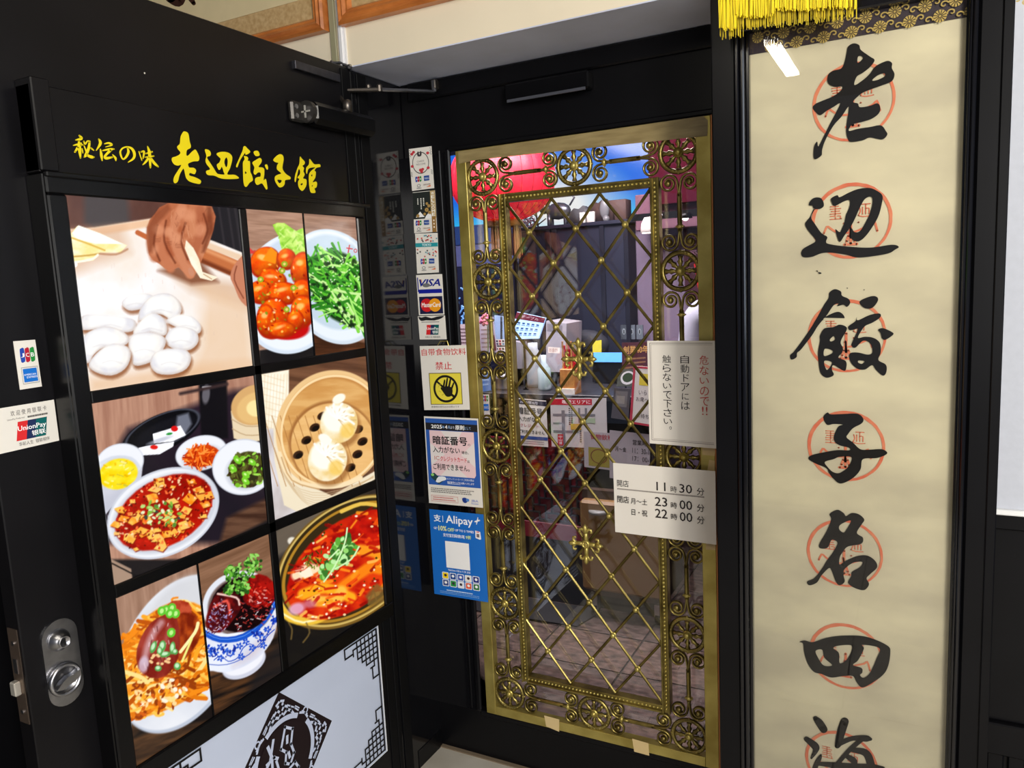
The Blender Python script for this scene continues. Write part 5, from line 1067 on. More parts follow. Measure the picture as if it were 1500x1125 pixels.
s.poly([(.36, .12), (.42, .08), (.46, .18), (.50, .08), (.56, .12), (.53, .2), (.38, .2)], (60, 56, 60), 2); four(s, .16, .68, .9, .98); s.done()
s = Sheet(quad([(604.4, 282), (637, 278.7), (640.4, 339.5), (606.8, 341.6)], 1, YJ), FN, .0005, PAPERW, 'card_sticker', 'dark card sticker on the black jamb with gold WELCOME band and white mountain', 'sticker')
s.rect(0, .01, .78, .66, (34, 40, 38)); s.rect(.78, 0, 1, .66, (186, 160, 110)); s.rect(.80, .62, .98, 1, (150, 112, 56)); s.poly([(.1, .62), (.3, .48), (.5, .62)], (244, 244, 244)); s.poly([(.55, .6), (.72, .5), (.8, .6), (.8, .66), (.5, .66)], (240, 240, 240))
for u, v, a in ((.6, .45, .09), (.7, .36, .07), (.62, .3, .06), (.72, .52, .07), (.2, .58, .07), (.5, .55, .06)): s.disc(u, v, a, a*.6, (150, 116, 60), 12); s.ring(u, v, a*.7, a*.42, .3, (206, 176, 110), 12)
for u, n in ((.2, 4), (.34, 7), (.46, 5)): 
    for k in range(n): s.rect(u, .16+k*.04, u+.05, .185+k*.04, (236, 236, 226))
for k, c_ in enumerate('WELCOME'): s.text(c_, .83, .03+k*.085, .96, .10+k*.085, (250, 250, 244), .03)
for k in range(3): s.rect(.87, .70+k*.08, .92, .74+k*.08, (250, 240, 220))
four(s, .06, .70, .76, .98); s.done()
s = Sheet(quad([(608, 342.2), (641, 341.2), (642.9, 399), (611, 400.7)], 1, YJ), FN, .0005, PAPERW, 'card_sticker', 'white card sticker on the black jamb with small travel icons and a teal TOKYO band', 'sticker')
r = random.Random(6)
for k in range(34):
    u = r.uniform(.04, .94); v = r.choice([r.uniform(.02, .22), r.uniform(.38, .58)]); s.rect(u, v, u+.06, v+.035, r.choice([(206, 60, 56), (90, 150, 166), (60, 60, 66), (130, 180, 190), (196, 70, 60)]))
s.rect(0, .24, 1, .34, (40, 150, 160)); s.text('TOKYO', .3, .26, .7, .32, (236, 250, 250), .03); four(s, .16, .64, .9, .95); s.done()
s = Sheet(quad([(609.5, 403), (647.6, 401.4), (651, 460.8), (613.6, 462)], 1, YJ-.0006), FN, .0005, PAPERW, 'card_sticker', 'white sticker on the black jamb with blue lettering above overlapping red and yellow discs', 'sticker')
s.rect(.03, .06, .07, .42, (10, 20, 130)); s.rect(.06, .36, .96, .46, (14, 28, 150)); s.poly([(.1, .11), (.2, .11), (.22, .2)], (226, 150, 40)); s.text('VISA', .12, .115, .90, .285, (18, 34, 140), .05, .3)
s.disc(.37, .26, .15, .05, (110, 112, 116)); s.rect(.06, .54, .96, .97, (24, 26, 66)); s.disc(.34, .755, .235, .165, (206, 28, 36), 28); s.disc(.66, .755, .235, .165, (240, 160, 30), 28); s.text('MasterCard', .14, .69, .88, .80, (252, 250, 246), .035, .15); s.done()
s = Sheet(quad([(612, 463.3), (651.8, 462), (654.3, 497), (614.9, 497.3)], 1, YJ-.0008), FN, .0005, PAPERW, 'card_sticker', 'white jamb sticker with a slanted red and green badge and torn dark top', 'sticker')
s.poly([(.02, .02), (.14, .06), (.3, .02), (.5, .1), (.7, .04), (.96, .02), (.86, .12), (.6, .2), (.3, .18), (.1, .2)], (30, 30, 34), 2); s.rows(.12, .22, .8, .3, 1, (120, 120, 120), .4); union(s, .26, .38, .76, .80); s.text('华彩人生 银联相伴', .22, .86, .78, .94, (70, 70, 70)); s.done()
s = Sheet(quad([(614.7, 507), (682.8, 505.4), (688.2, 600.2), (621.5, 600.7)], 1, 1.976), FN, .0008, PAPERW, 'no_food_notice', 'white notice with red Chinese writing and yellow no-entry hand pictogram, by the grille', 'notice')
RD = (206, 60, 66)
s.text('自带食物饮料', .035, .045, .985, .15, RD, .012); s.text('禁止', .32, .25, .67, .37, RD, .014)
s.rect(.16, .42, .86, .915, (110, 96, 60)); s.rect(.175, .432, .845, .905, (232, 216, 70)); s.ring(.51, .67, .27, .215, .17, (26, 24, 20), 40)
s.line([(.315, .545, .016), (.69, .80, .022)], (26, 24, 20), 1)
for S in ([(.46, .66, .022), (.50, .54, .016)], [(.52, .64, .022), (.56, .515, .017)], [(.58, .65, .022), (.625, .53, .017)], [(.63, .68, .02), (.69, .585, .015)], [(.50, .74, .026), (.42, .66, .018)]): s.line(S, (26, 24, 20), 1)
s.poly([(.44, .66), (.50, .63), (.62, .64), (.66, .69), (.64, .76), (.60, .79), (.52, .79), (.47, .74)], (26, 24, 20), 3)
for p in ([(.36, .64, .004), (.38, .60, .004), (.43, .60, .004)], [(.36, .70, .004), (.40, .72, .004)], [(.42, .77, .004), (.46, .75, .004)]): s.line(p, (170, 150, 50), 2)
s.text('飲食物の持ち込みは禁止です', .17, .935, .78, .965, (90, 84, 80)); s.done()
gc = MB(); a, b, c_ = at(641, 506, 1, 1.99), at(645, 500, 1, 1.99), at(655, 499.5, 1, 1.99); d_ = at(657, 506, 1, 1.99)
tag(gc.tube([a, b, c_, d_], .0015, 5).build('notice_clip', BRASSB), 'thin brass wire clip above the red lettered notice', 'clip')
s = Sheet(quad([(621, 609.7), (700.3, 613.3), (707.5, 744), (628.5, 736.6)], 1, 1.974), FN, .0008, PAPERW, 'payment_notice', 'blue and white card payment notice with bold black Japanese heading', 'notice')
BL = (44, 92, 176)
s.rect(.02, .02, .98, .78, BL); s.rect(.02, .07, .98, .15, (32, 32, 36)); s.text('2025', .13, .09, .33, .13, (250, 250, 250), .04); s.text('年', .335, .095, .38, .128, (150, 190, 240), .02); s.text('4', .39, .09, .43, .13, (250, 250, 250), .04); s.text('月', .44, .095, .48, .128, (150, 190, 240), .02); s.text('より', .49, .097, .56, .128, (230, 236, 250), .02); s.text('原則', .58, .085, .74, .135, (250, 250, 250), .04); s.text('として', .75, .098, .86, .128, (160, 196, 240), .02)
s.poly([(.09, .155), (.91, .155), (.91, .64), (.88, .67), (.12, .67), (.09, .64)], (236, 204, 208)); s.poly([(.3, .155), (.7, .155), (.52, .33)], (232, 224, 222)); s.poly([(.09, .3), (.36, .42), (.09, .56)], (232, 224, 222)); s.poly([(.91, .27), (.91, .55), (.66, .42)], (232, 224, 222)); s.poly([(.25, .67), (.5, .52), (.76, .67)], (232, 224, 222))
s.text('暗証番号', .15, .215, .78, .31, (22, 20, 22), .05); s.text('の', .79, .285, .84, .31, (22, 20, 22)); s.text('入力がない', .14, .335, .64, .405, (22, 20, 22), .035); s.text('場合、', .67, .37, .80, .405, (22, 20, 22), .02)
s.text('IC', .16, .445, .25, .49, (200, 120, 110), .01); s.text('クレジットカード', .27, .445, .76, .50, (206, 40, 52), .03); s.text('は', .77, .47, .81, .5, (22, 20, 22), .02); s.text('ご利用できません。', .13, .53, .80, .60, (22, 20, 22), .03)
s.poly([(.06, .66), (.14, .64), (.3, .73), (.22, .77), (.08, .70)], (38, 70, 74)); s.poly([(.22, .68), (.34, .68), (.36, .71), (.28, .73), (.22, .75), (.16, .74)], (236, 240, 244), 2); s.disc(.105, .665, .03, .015, (150, 216, 120))
s.text('ICクレジットカードご利用の際は', .38, .685, .87, .71, (226, 236, 250), .01); s.text('暗証番号の入力をお願いいたします', .38, .725, .87, .75, (250, 252, 255), .01); s.rect(.38, .753, .62, .757, (226, 236, 250))
s.rows(.06, .81, .9, .87, 3, (96, 92, 92), .4, 3); s.frame(.06, .90, .56, .97, .004, .003, (206, 110, 110)); s.rows(.09, .91, .53, .96, 2, (206, 110, 110), .4, 5)
s.poly([(.64, .91), (.70, .9), (.74, .93), (.70, .96), (.65, .95)], (30, 60, 140), 3); s.disc(.735, .925, .03, .018, (80, 130, 200)); s.text('JBA', .80, .915, .93, .95, (150, 160, 210), .03); s.rect(.80, .957, .93, .965, (150, 160, 210)); s.done()
s = Sheet(quad([(628.7, 745.7), (708, 753.7), (715, 882.3), (636.3, 869.7)], 1, 1.973), FN, .0008, mat('blue_poster', (20, 108, 200), .5), 'pay_poster', 'blue payment poster with blank white code square and ten app icons', 'poster')
WH = (250, 252, 255)
s.ring(1.02, .07, .12, .12, .05, (150, 200, 244)) if False else None
s.text('支', .08, .055, .21, .135, WH, .04); s.rect(.245, .06, .255, .135, WH); s.text('Alipay', .31, .05, .80, .165, WH, .03); s.line([(.84, .09, .008), (.93, .07, .008)], WH, 1); s.line([(.90, .045, .008), (.87, .115, .008)], WH, 1)
s.text('GET', .07, .20, .14, .225, WH, .03); s.text('10%', .16, .18, .31, .235, (250, 250, 160), .04); s.text('OFF', .33, .195, .45, .235, (230, 250, 160), .03); s.text('UP TO 5 TIMES', .47, .20, .81, .225, WH, .03)
s.text('支付宝扫码领5笔', .24, .26, .64, .30, WH, .03); s.text('9折', .66, .258, .76, .30, (230, 250, 150), .03); s.poly([(.84, .19), (.93, .2), (.94, .28), (.92, .29), (.84, .275)], (240, 240, 244)); s.rect(.86, .225, .91, .265, (120, 110, 116)); s.rect(.86, .2, .91, .21, (220, 60, 50))
s.poly([(.27, .35), (.71, .35), (.71, .66), (.27, .66)], (246, 246, 246)); s.text('Valid from 4.20 to 11.30, 2025', .30, .675, .71, .70, WH, .02)
for k, c_ in enumerate([(250, 214, 20), (20, 70, 150), (60, 90, 180), (240, 236, 230), (24, 40, 130), (60, 80, 140), (40, 150, 70), (236, 240, 250), (230, 90, 60), (50, 120, 70)]):
    u = .19+(k % 5)*.142; v = .725+(k//5)*.085; w, h = .10, .065
    s.poly([(u-.012, v+.0), (u, v-.008), (u+w, v-.008), (u+w+.012, v), (u+w+.012, v+h), (u+w, v+h+.008), (u, v+h+.008), (u-.012, v+h)], (236, 240, 246)); s.poly([(u, v+.004), (u+.01, v), (u+w-.01, v), (u+w, v+.004), (u+w, v+h-.004), (u+w-.01, v+h), (u+.01, v+h), (u, v+h-.004)], c_)
    s.disc(u+w*.5, v+h*.45, w*.26, h*.25, (250, 250, 250) if k in (1, 2, 4, 5, 8, 9) else (60, 50, 60), 10)
s.rows(.25, .915, .75, .94, 1, (200, 226, 250), .5); s.rows(.12, .94, .88, .975, 2, (150, 196, 240), .3); s.done()
# ---------------------------------------------------------------- the restaurant inside
MAUVE = mat('mauve_wall', (166, 142, 156), .8, var=.08, scale=3); DARKN = mat('dark_navy_cabinet', (40, 42, 58), .35, var=.15, scale=3)
struct(MB().box(-4.2, .3, 5.6, 5.7, 0, 2.75).build('wall_back', MAUVE), 'mauve back wall of the restaurant')
struct(MB().box(-4.3, -4.2, 2.06, 5.7, 0, 2.75).build('wall_inner_left', MAUVE)); struct(MB().box(.2, .3, 2.06, 5.7, 0, 2.75).build('wall_inner_right', MAUVE))
struct(MB().box(-4.2, .3, 2.06, 5.7, 2.75, 2.8).build('ceiling_inside', mat('white_ceiling', (206, 196, 214), .8)))
struct(MB().box(-.42, .3, 2.06, 2.12, 0, 2.75).box(-4.3, -1.45, 2.03, 2.1, 0, 2.75).build('wall_inner_front', BLACK))
def ibox(px0, py0, px1, py1, y, d, name, mt, parent=None, b=.004):
    a = at(px0, py0, 1, y); c = at(px1, py1, 1, y); return MB().box(a[0], c[0], y, y+d, c[2], a[2], b).build(name, mt, parent)
# backlit sky sign across the back
def p_sky(v):
    v.fill((40, 120, 236))
    x, y = v.px, v.py
    d = np.sqrt(((x-815)/95)**2+((y-300)/62)**2); t = np.clip(1.35-d, 0, 1)[:, None]
    low = np.clip((y-(300-(x-650)*.08))/45, 0, 1)[:, None]
    c = np.array([40, 120, 240.])*(1-low)+np.array([60, 220, 255.])*low
    up = np.clip((262-(x-650)*.1-y)/40, 0, 1)[:, None]*np.clip((x-780)/60, 0, 1)[:, None]; c = c*(1-up)+np.array([120, 150, 240.])*up
    v.c[:] = c*(1-t)+np.array([255, 255, 250.])*t
SK = PHOTO.copy(); SK.name = 'backlit_sky_print'; SK.node_tree.nodes['Emission'].inputs[1].default_value = 1.15
a = at(630, 215, 1, 4.6); b = at(951, 322, 1, 4.6); z1 = 2.46; z0 = at(690, 346, 1, 4.6)[2]
sk = thing('sky_lightbox', 'glowing blue and white backlit sign high inside behind the red lantern', 'light sign', ((a[0]+b[0])/2, 4.6, z0))
MB().box(a[0]-.02, b[0]+.02, 4.61, 4.70, z0-.03, z1+.02, .005).build('casing', BLACK, sk)
yy = np.linspace(a[0], b[0], 90); zz = np.linspace(z0, z1, 40); Yg, Zg = np.meshgrid(yy, zz, indexing='ij'); P = np.stack([Yg.ravel(), np.full(Yg.size, 4.605), Zg.ravel()], 1)
px, py = proj(P); cv = Cv(px, py); p_sky(cv); gridprint('luminous_face', P-WLOC[sk.name], 90, 40, cv.c, SK, sk)
# band below the sign and blue partition at the left
st_ = struct(ibox(600, 338, 770, 352, 4.55, .1, 'trim_6', mat('blue_band', (52, 84, 150), .4)))
struct(ibox(600, 354, 770, 385, 4.56, .1, 'wall_partition', mat('lilac_panel', (110, 122, 180), .5)))
struct(ibox(600, 386, 900, 700, 4.57, .1, 'wall_partition_low', mat('navy_panel', (34, 44, 84), .5)))
# red paper lantern
LY = 3.5; lc = at(736, 262, 1, LY)
R = .265
ln = thing('red_lantern', 'big round red lantern with gold bottom ring and tassel inside the restaurant', 'lantern', (lc[0], LY, lc[2]-.2))
RED = mat('red_lantern_silk', (236, 28, 52), .5, emit=.55, var=.1, scale=4)
def prof(ph): return (R*math.sin(ph)**.85 if math.sin(ph) > 0 else 0, R*.80*math.cos(ph))
V = []; F = []; ns, nr = 26, 22
for i in range(nr+1):
    ph = .32+(math.pi-.64)*i/nr; rr, hh = prof(ph)
    for k in range(ns*4):
        t = 2*math.pi*k/(ns*4); q = 1+.012*abs(math.sin(t*ns/2)); V.append((lc[0]+rr*q*math.cos(t), LY+rr*q*math.sin(t), lc[2]+hh))
for i in range(nr):
    for k in range(ns*4): n = ns*4; F.append((i*n+k, i*n+(k+1) % n, (i+1)*n+(k+1) % n, (i+1)*n+k))
MB().add(V, F).build('silk_shade', RED, ln, True)
rb = MB()
for k in range(ns):
    t = 2*math.pi*k/ns; rb.tube([(lc[0]+prof(ph)[0]*1.004*math.cos(t), LY+prof(ph)[0]*1.004*math.sin(t), lc[2]+prof(ph)[1]) for ph in np.linspace(.32, math.pi-.32, 12)], .0016, 4)
rb.build('ribs', mat('dark_red_rib', (150, 10, 30), .5), ln)
GOLD = mat('gold_ring', (206, 150, 60), .3, metal=.7)
zb = lc[2]-R*.80*math.cos(.32)
MB().lathe([(.085, zb+.006), (.092, zb-.004), (.092, zb-.03), (.085, zb-.036)], 28, (lc[0], LY, 0)).build('bottom_ring', GOLD, ln, True)
MB().lathe([(.085, lc[2]+R*.76), (.085, lc[2]+R*.84)], 28, (lc[0], LY, 0)).build('top_ring', GOLD, ln, True)
tb = MB(); r = random.Random(5)
for k in range(120): t = r.uniform(0, 6.28); q = .08*math.sqrt(r.random()); tb.tube([(lc[0]+q*math.cos(t), LY+q*math.sin(t), zb-.03), (lc[0]+q*1.05*math.cos(t), LY+q*1.05*math.sin(t), zb-.03-r.uniform(.13, .17))], .0022, 4)
o = tb.build('tassel', mat('bronze_tassel', (150, 104, 66), .4), ln); o['kind'] = 'stuff'
MB().tube([(lc[0], LY, lc[2]+R*.8), (lc[0], LY, 2.75)], .003, 6).build('cord', BLACK, ln)
# dark display cabinet with ornaments on top
CY = 3.9
cb = thing('display_cabinet', 'dark navy glass-fronted cabinet inside with ornaments along its top', 'cabinet', tuple(at(845, 600, 1, CY)))
o = ibox(757, 340, 922, 620, CY, .4, 'body', DARKN, cb); 
a0 = at(757, 340, 1, CY); a1 = at(922, 328, 1, CY); zt = a0[2]
MB().box(a0[0]-.02, a1[0]+.02, CY-.02, CY+.4, zt, zt+.02, .003).build('top', DARKN, cb)
for px in (757, 806, 815, 884, 919): p = at(px, 400, 1, CY); MB().box(p[0]-.012, p[0]+.012, CY-.012, CY, .55, zt, .002).build('stile', mat('cabinet_stile', (30, 30, 40), .3), cb)
zt += .02
SILV = mat('silver_ornament', (196, 196, 206), .25, metal=.8, var=.3, scale=30); r = random.Random(9)
def orn(px, name, label, mt, fn):
    p = at(px, 335, 1, CY+.15); t = tag(fn(MB(), p[0], CY+.12, zt).build(name, mt, None, True), label, 'ornament', 'ornaments on the cabinet'); return t
def coil(m, x, y, z, n=5, w=.05, h=.13):
    for k in range(n): cx = x+r.uniform(-w, w); R0 = r.uniform(.02, .045); m.tube([(cx+R0*math.cos(t), y+r.uniform(-.01, .01), z+R0+.002+r.uniform(0, h*.4)*0+R0*math.sin(t)) for t in np.linspace(-1.5, 3.6, 9)], .006, 5)
    return m.box(x-w, x+w, y-.02, y+.02, z, z+.01)
orn(775, 'silver_ornament', 'curly silver ornament at the left end of the cabinet top', SILV, lambda m, x, y, z: coil(m, x, y, z, 8, .06))
def ox(m, x, y, z):
    m.ball((x, y, z+.085), .06, 12, (1.3, .6, .8)).ball((x-.085, y, z+.11), .036, 10)
    for sx in (-.05, .05):
        for sy in (-.02, .02): m.tube([(x+sx, y+sy, z), (x+sx, y+sy, z+.07)], .012, 6)
    return m.tube([(x-.09, y, z+.13), (x-.12, y, z+.15), (x-.125, y, z+.18)], .006, 5).tube([(x+.07, y, z+.11), (x+.1, y, z+.15), (x+.07, y, z+.19)], .006, 5)
orn(822, 'ox_figurine', 'dark silver ox figurine with raised horns on the cabinet', mat('dark_silver', (110, 112, 124), .3, metal=.7), ox)
orn(792, 'branch_ornament', 'thin branching dark ornament next to the ox figurine', mat('dark_twig', (76, 66, 66), .5), lambda m, x, y, z: m.tube([(x, y, z), (x-.01, y, z+.08), (x+.01, y, z+.17)], .006, 5).tube([(x-.005, y, z+.06), (x-.05, y, z+.11)], .004, 5).tube([(x, y, z+.09), (x+.04, y, z+.13)], .004, 5).tube([(x, y, z+.02), (x+.05, y, z+.05)], .004, 5).box(x-.03, x+.03, y-.02, y+.02, z, z+.008))
def rock(m, x, y, z, w=.06, h=.1):
    P = [(-w, 0), (-w*.9, h*.7), (-w*.5, h*.9), (-.1*w, h*.8), (w*.4, h), (w, h*.6), (w*1.1, 0)]; return m.prism([(x+a, z+b) for a, b in P], lambda a, b, d: (a, d, b), y-.03, y+.03)
orn(855, 'rock_ornament', 'grey jagged stone ornament on the cabinet', mat('grey_stone', (92, 92, 96), .7, var=.3), rock)
orn(868, 'white_card_box', 'small white box with a red mark in front of the stone on the cabinet', PAPERW, lambda m, x, y, z: m.box(x-.035, x-.004, y-.07, y-.04, z, z+.06, .002).box(x+.006, x+.05, y-.07, y-.05, z, z+.06, .002))
orn(882, 'rock_ornament', 'dark brown pointed stone ornament on the cabinet', mat('brown_stone', (80, 58, 54), .6, var=.3), lambda m, x, y, z: rock(m, x, y+.02, z, .07, .13))
def shell(m, x, y, z): return m.ball((x, y-.04, z+.07), .035, 12, (.8, .5, 1.6)).ball((x+.012, y-.05, z+.016), .02, 8)
orn(893, 'pale_vase', 'pale grey rounded vase at the right of the cabinet top', mat('pale_ceramic', (120, 120, 124), .3), shell)
orn(905, 'cardboard_box', 'brown box at the right end of the cabinet top', mat('brown_card', (84, 60, 56), .7), lambda m, x, y, z: m.box(x-.06, x+.05, y+.03, y+.12, z, z+.12, .003))
# reddish bulkhead, mauve wall and menu board at the right
struct(ibox(948, 150, 1100, 288, 3.75, .1, 'wall_bulkhead', mat('dark_red_bulkhead', (58, 13, 27), .9, spec=.02)))
struct(ibox(930, 286, 1150, 322, 3.8, .1, 'wall_bulkhead_low', mat('pink_mauve', (104, 74, 86), .9, spec=.02)))
struct(ibox(930, 322, 1150, 700, 3.95, .1, 'wall_side_room', mat('lilac_wall', (122, 108, 128), .9, spec=.05)))
p0 = at(925, 312, 1, 3.7); p1 = at(1070, 306, 1, 3.7)
tl = thing('track_light', 'white spotlight on a black ceiling track inside at the upper right', 'spotlight', tuple(at(960, 335, 1, 3.7)))
MB().box(p0[0], p1[0], 3.69, 3.715, p1[2]-.02, p1[2]+.012).box(p1[0]-.04, p1[0]-.03, 3.69, 3.71, p1[2], 2.75).build('track', BLACK, tl)
sp = at(955, 334, 1, 3.68); MB().lathe([(.03, .05), (.045, .02), (.05, -.02), (.044, -.022)], 20, (sp[0], 3.66, sp[2]), 'z').build('shade', mat('white_metal', (236, 226, 220), .4), tl, True)
MB().lathe([(.043, -.020), (.043, -.024)], 18, (sp[0], 3.66, sp[2]), 'z').build('bulb', mat('spot_glow', (255, 240, 226), .4, emit=5), tl)
MB().tube([(sp[0]+.02, 3.67, sp[2]+.04), (sp[0]+.05, 3.69, p1[2])], .006, 6).build('arm', STEEL, tl)
ml = thing('track_spotlight', 'small second spotlight at the right end of the track', 'spotlight', tuple(at(1004, 318, 1, 3.66)))
q_ = at(1004, 318, 1, 3.66); MB().ball(q_, .018, 10).build('bulb', bpy.data.materials['spot_glow'], ml, True); MB().lathe([(.026, .02), (.034, -.004), (.030, -.006)], 16, tuple(q_)).build('shade', BLACK, ml, True)
s = Sheet(quad([(1000, 322), (1048, 318), (1052, 440), (1004, 440)], 1, 3.9), FN, .02, mat('menu_board', (64, 34, 48), .4), 'wall_menu_board', 'dark wall menu board with red band beside the mauve wall inside', 'menu board')
s.rect(.5, .06, .95, .14, (196, 50, 60)); s.text('老辺', .2, .2, .6, .32, (170, 130, 150), .01); s.text('餃子', .2, .36, .6, .48, (150, 110, 130), .01)
s.poly([(.3, .55), (.7, .5), (.8, .8), (.4, .85)], (214, 40, 44)); s.poly([(.5, .6), (.9, .62), (.9, .9), (.6, .8)], (24, 20, 26)); s.done()
# reception counter with red fretwork front
KY = 3.18; RF = mat('dark_red_panel', (120, 20, 40), .5)
ct = thing('reception_counter', 'black topped reception counter with dark red fretwork front inside', 'counter', tuple(at(800, 860, 1, KY)))
xa, xb = -2.3, -1.02
MB().box(xa, xb, KY+.03, KY+.5, 0, .99).build('body', BLACK, ct); MB().box(xa-.02, xb, KY+.004, KY+.55, .995, 1.02, .003).build('worktop', mat('black_worktop', (30, 30, 36), .5), ct)
MB().box(xa, -1.33, KY+.015, KY+.03, .40, .80).build('red_panel', RF, ct); MB().box(xa, -1.33, KY, KY+.03, .32, .40, .003).build('red_rail', mat('red_rail', (120, 26, 44), .5), ct)
fw = MB(); r = random.Random(1)
for i in range(30):
    x = xa+i*.033
    for j in range(11):
        z = .41+j*.035
        if (i+j*2) % 3: fw.box(x, x+.036, KY, KY+.016, z, z+.006)
        if (i*2+j) % 3: fw.box(x, x+.006, KY, KY+.016, z, z+.038)
fw.build('fretwork', mat('black_fretwork', (34, 30, 38), .4), ct)
MB().box(xa, -1.33, KY+.02, KY+.03, .0, .32).build('kick_panel', mat('dark_blue_grey', (30, 34, 44), .35), ct)
# tan cabinet under the notices on the right
tc_ = thing('tan_cupboard', 'low tan cupboard on casters beside the counter inside', 'cupboard', tuple(at(930, 870, 1, 3.1)))
MB().box(-1.32, -.93, 3.08, 3.16, .14, .56, .012).build('door', mat('tan_laminate', (126, 94, 56), .5), tc_); MB().box(-1.32, -.93, 3.12, 3.16, .56, .60).box(-1.32, -.93, 3.13, 3.16, .10, .14).build('carcass', mat('dark_brown', (58, 42, 34), .5), tc_)
for x in (-1.28, -.98): MB().lathe([(.03, -.012), (.03, .012)], 16, (x, 3.14, .03), 'x').build('caster', BLACK, tc_); MB().box(x-.015, x+.015, 3.12, 3.16, .03, .10).build('caster_fork', STEEL, tc_)
tag(MB().lathe([(.035, .0), (.05, .006), (.048, .018), (.03, .02)], 20, (*at(878, 746, 1, 3.1)[:2], at(878, 752, 1, 3.1)[2])).build('small_dish', mat('grey_dish', (120, 120, 118), .4), None, True), 'small grey dish on the ledge above the tan cupboard', 'dish')
mt_ = MB().add([(-2.0, 2.95, .001), (-1.31, 2.98, .001), (-1.26, 3.18, .001), (-2.0, 3.18, .001), (-2.0, 2.95, .008), (-1.31, 2.98, .008), (-1.26, 3.18, .008), (-2.0, 3.18, .008)], [(0, 1, 2, 3), (7, 6, 5, 4), (0, 4, 5, 1), (1, 5, 6, 2), (2, 6, 7, 3), (3, 7, 4, 0)]).build('floor_mat', mat('black_rubber_mat', (26, 26, 30), .7)); tag(mt_, 'black rubber mat on the brown tiles before the counter', 'mat')
# notices on the counter front
KS = KY-.008
s = Sheet(quad([(757, 583), (800, 587), (803, 655), (760, 652)], 1, KS), FN, .001, PAPERW, 'payment_notice', 'blue and white payment notice on the counter front inside, behind the lattice', 'notice')
s.rect(0, .02, 1, .12, (40, 40, 60)); s.text('2025年4月', .1, .04, .7, .1, (220, 220, 230), .02); s.text('暗証番号', .03, .18, .85, .33, (40, 40, 50), .04); s.text('入力がない', .03, .38, .75, .48, (40, 40, 50), .03); s.text('クレジット', .08, .53, .7, .6, (190, 90, 100), .01); s.text('ご利用できません', .03, .66, .9, .74, (40, 40, 50), .02); s.rect(0, .79, 1, .86, (50, 80, 150)); s.rows(.05, .88, .9, .97, 2, (150, 130, 140), .4); s.done()
s = Sheet(quad([(806, 583), (888, 583), (890, 657), (808, 654)], 1, KS), FN, .001, mat('map_paper', (206, 202, 202), .6), 'map_notice', 'grey street map notice with red banner on the counter front inside', 'notice')
s.rect(.0, .02, .75, .14, (190, 30, 52)); s.text('喫煙エリアに', .22, .04, .72, .12, (255, 240, 240), .03)
for q4 in ((.04, .32, .8, .37), (.04, .66, .5, .71), (.2, .25, .26, .95), (.5, .2, .54, .5), (.62, .2, .66, .5), (.04, .5, .2, .53)): s.rect(*q4, (120, 120, 128))
for k in range(9): s.rect(.33, .2+k*.04, .36, .22+k*.04, (20, 20, 24)); s.rect(.37, .21+k*.04, .40, .23+k*.04, (20, 20, 24)); s.rect(.52, .55+k*.04, .55, .57+k*.04, (20, 20, 24))
s.rect(.36, .52, .55, .64, (206, 170, 70)); s.rect(.55, .4, .8, .5, (170, 190, 160)); s.rect(.12, .74, .22, .97, (190, 30, 44)); s.vtext('中山道', .14, .76, .20, .95, (250, 230, 230), .03); s.done()
s = Sheet(quad([(855, 632), (902, 635), (904, 690), (856, 684)], 1, KS-.004), FN, .001, mat('grey_paper', (178, 172, 176), .6), 'no_food_notice', 'grey notice with red heading and yellow round sign on the counter inside', 'notice')
s.text('食物飲料', .2, .05, .92, .2, (170, 50, 64), .015); s.rect(.14, .42, .78, .94, (150, 140, 60)); s.ring(.46, .66, .26, .2, .12, (110, 60, 44)); s.done()
s = Sheet(quad([(893, 630), (952, 636.5), (952, 707.5), (893, 700)], 1, KS-.006), FN, .001, mat('grey_paper2', (172, 166, 172), .6), 'hours_notice', 'grey opening hours notice on the counter inside, partly behind the white card', 'notice')
s.text('営業時', .58, .14, .92, .25, (44, 40, 44), .02); s.text('月～金', .14, .32, .42, .42, (44, 40, 44), .01); s.text('11：30-1', .57, .31, .98, .42, (44, 40, 44), .0); s.text('17：00-', .57, .48, .98, .58, (44, 40, 44), .0); s.text('土', .1, .68, .16, .76, (44, 40, 44)); s.text('11：30', .57, .66, .9, .76, (44, 40, 44), .0); s.done()
# things standing on the counter
WT = 1.02
def sheet_i(q, y, mt, name, label, cat, th=.004, n=FN):
    s = Sheet(quad(q, 1, y), n, th, mt, name, label, cat); z = min(s.q[2][2], s.q[3][2]); x = (s.q[2][0]+s.q[3][0])/2
    if 1.03 < z and 3.19 < y < 3.72: MB().box(x-.004, x+.004, y+.001, y+max(th, .004), 1.02, z+.01).box(x-.012, x+.012, y-.004, y+.012, 1.02, 1.024).build('stand', BEZEL, s.o)
    return s
SCR = mat('lit_screen', (170, 206, 250), .3, emit=1.0); SCR2 = mat('blue_screen', (90, 160, 240), .3, emit=1.2)
s = sheet_i([(757, 457), (799, 466), (789, 496), (745, 497)], 3.3, SCR, 'order_tablet', 'lit white ordering tablet with dark red header behind the lattice', 'tablet', .012)
s.rect(0, 0, 1, .24, (110, 40, 60)); s.text('テーブル', .2, .06, .8, .18, (230, 210, 220)); r = random.Random(8)
for i in range(5):
    for j in range(3): s.rect(.14+i*.16, .34+j*.2, .23+i*.16, .40+j*.2, (50, 90, 150)); s.rect(.13+i*.16, .43+j*.2, .25+i*.16, .455+j*.2, (90, 130, 190))
s.done()
s = sheet_i([(724, 462), (739, 464), (739, 497), (724, 497)], 3.32, mat('tablet_side', (150, 176, 214), .3), 'stand_tablet', 'pale blue second tablet standing left of the order tablet', 'tablet', .01); s.rect(.6, 0, .8, 1, (40, 46, 60)); s.done()
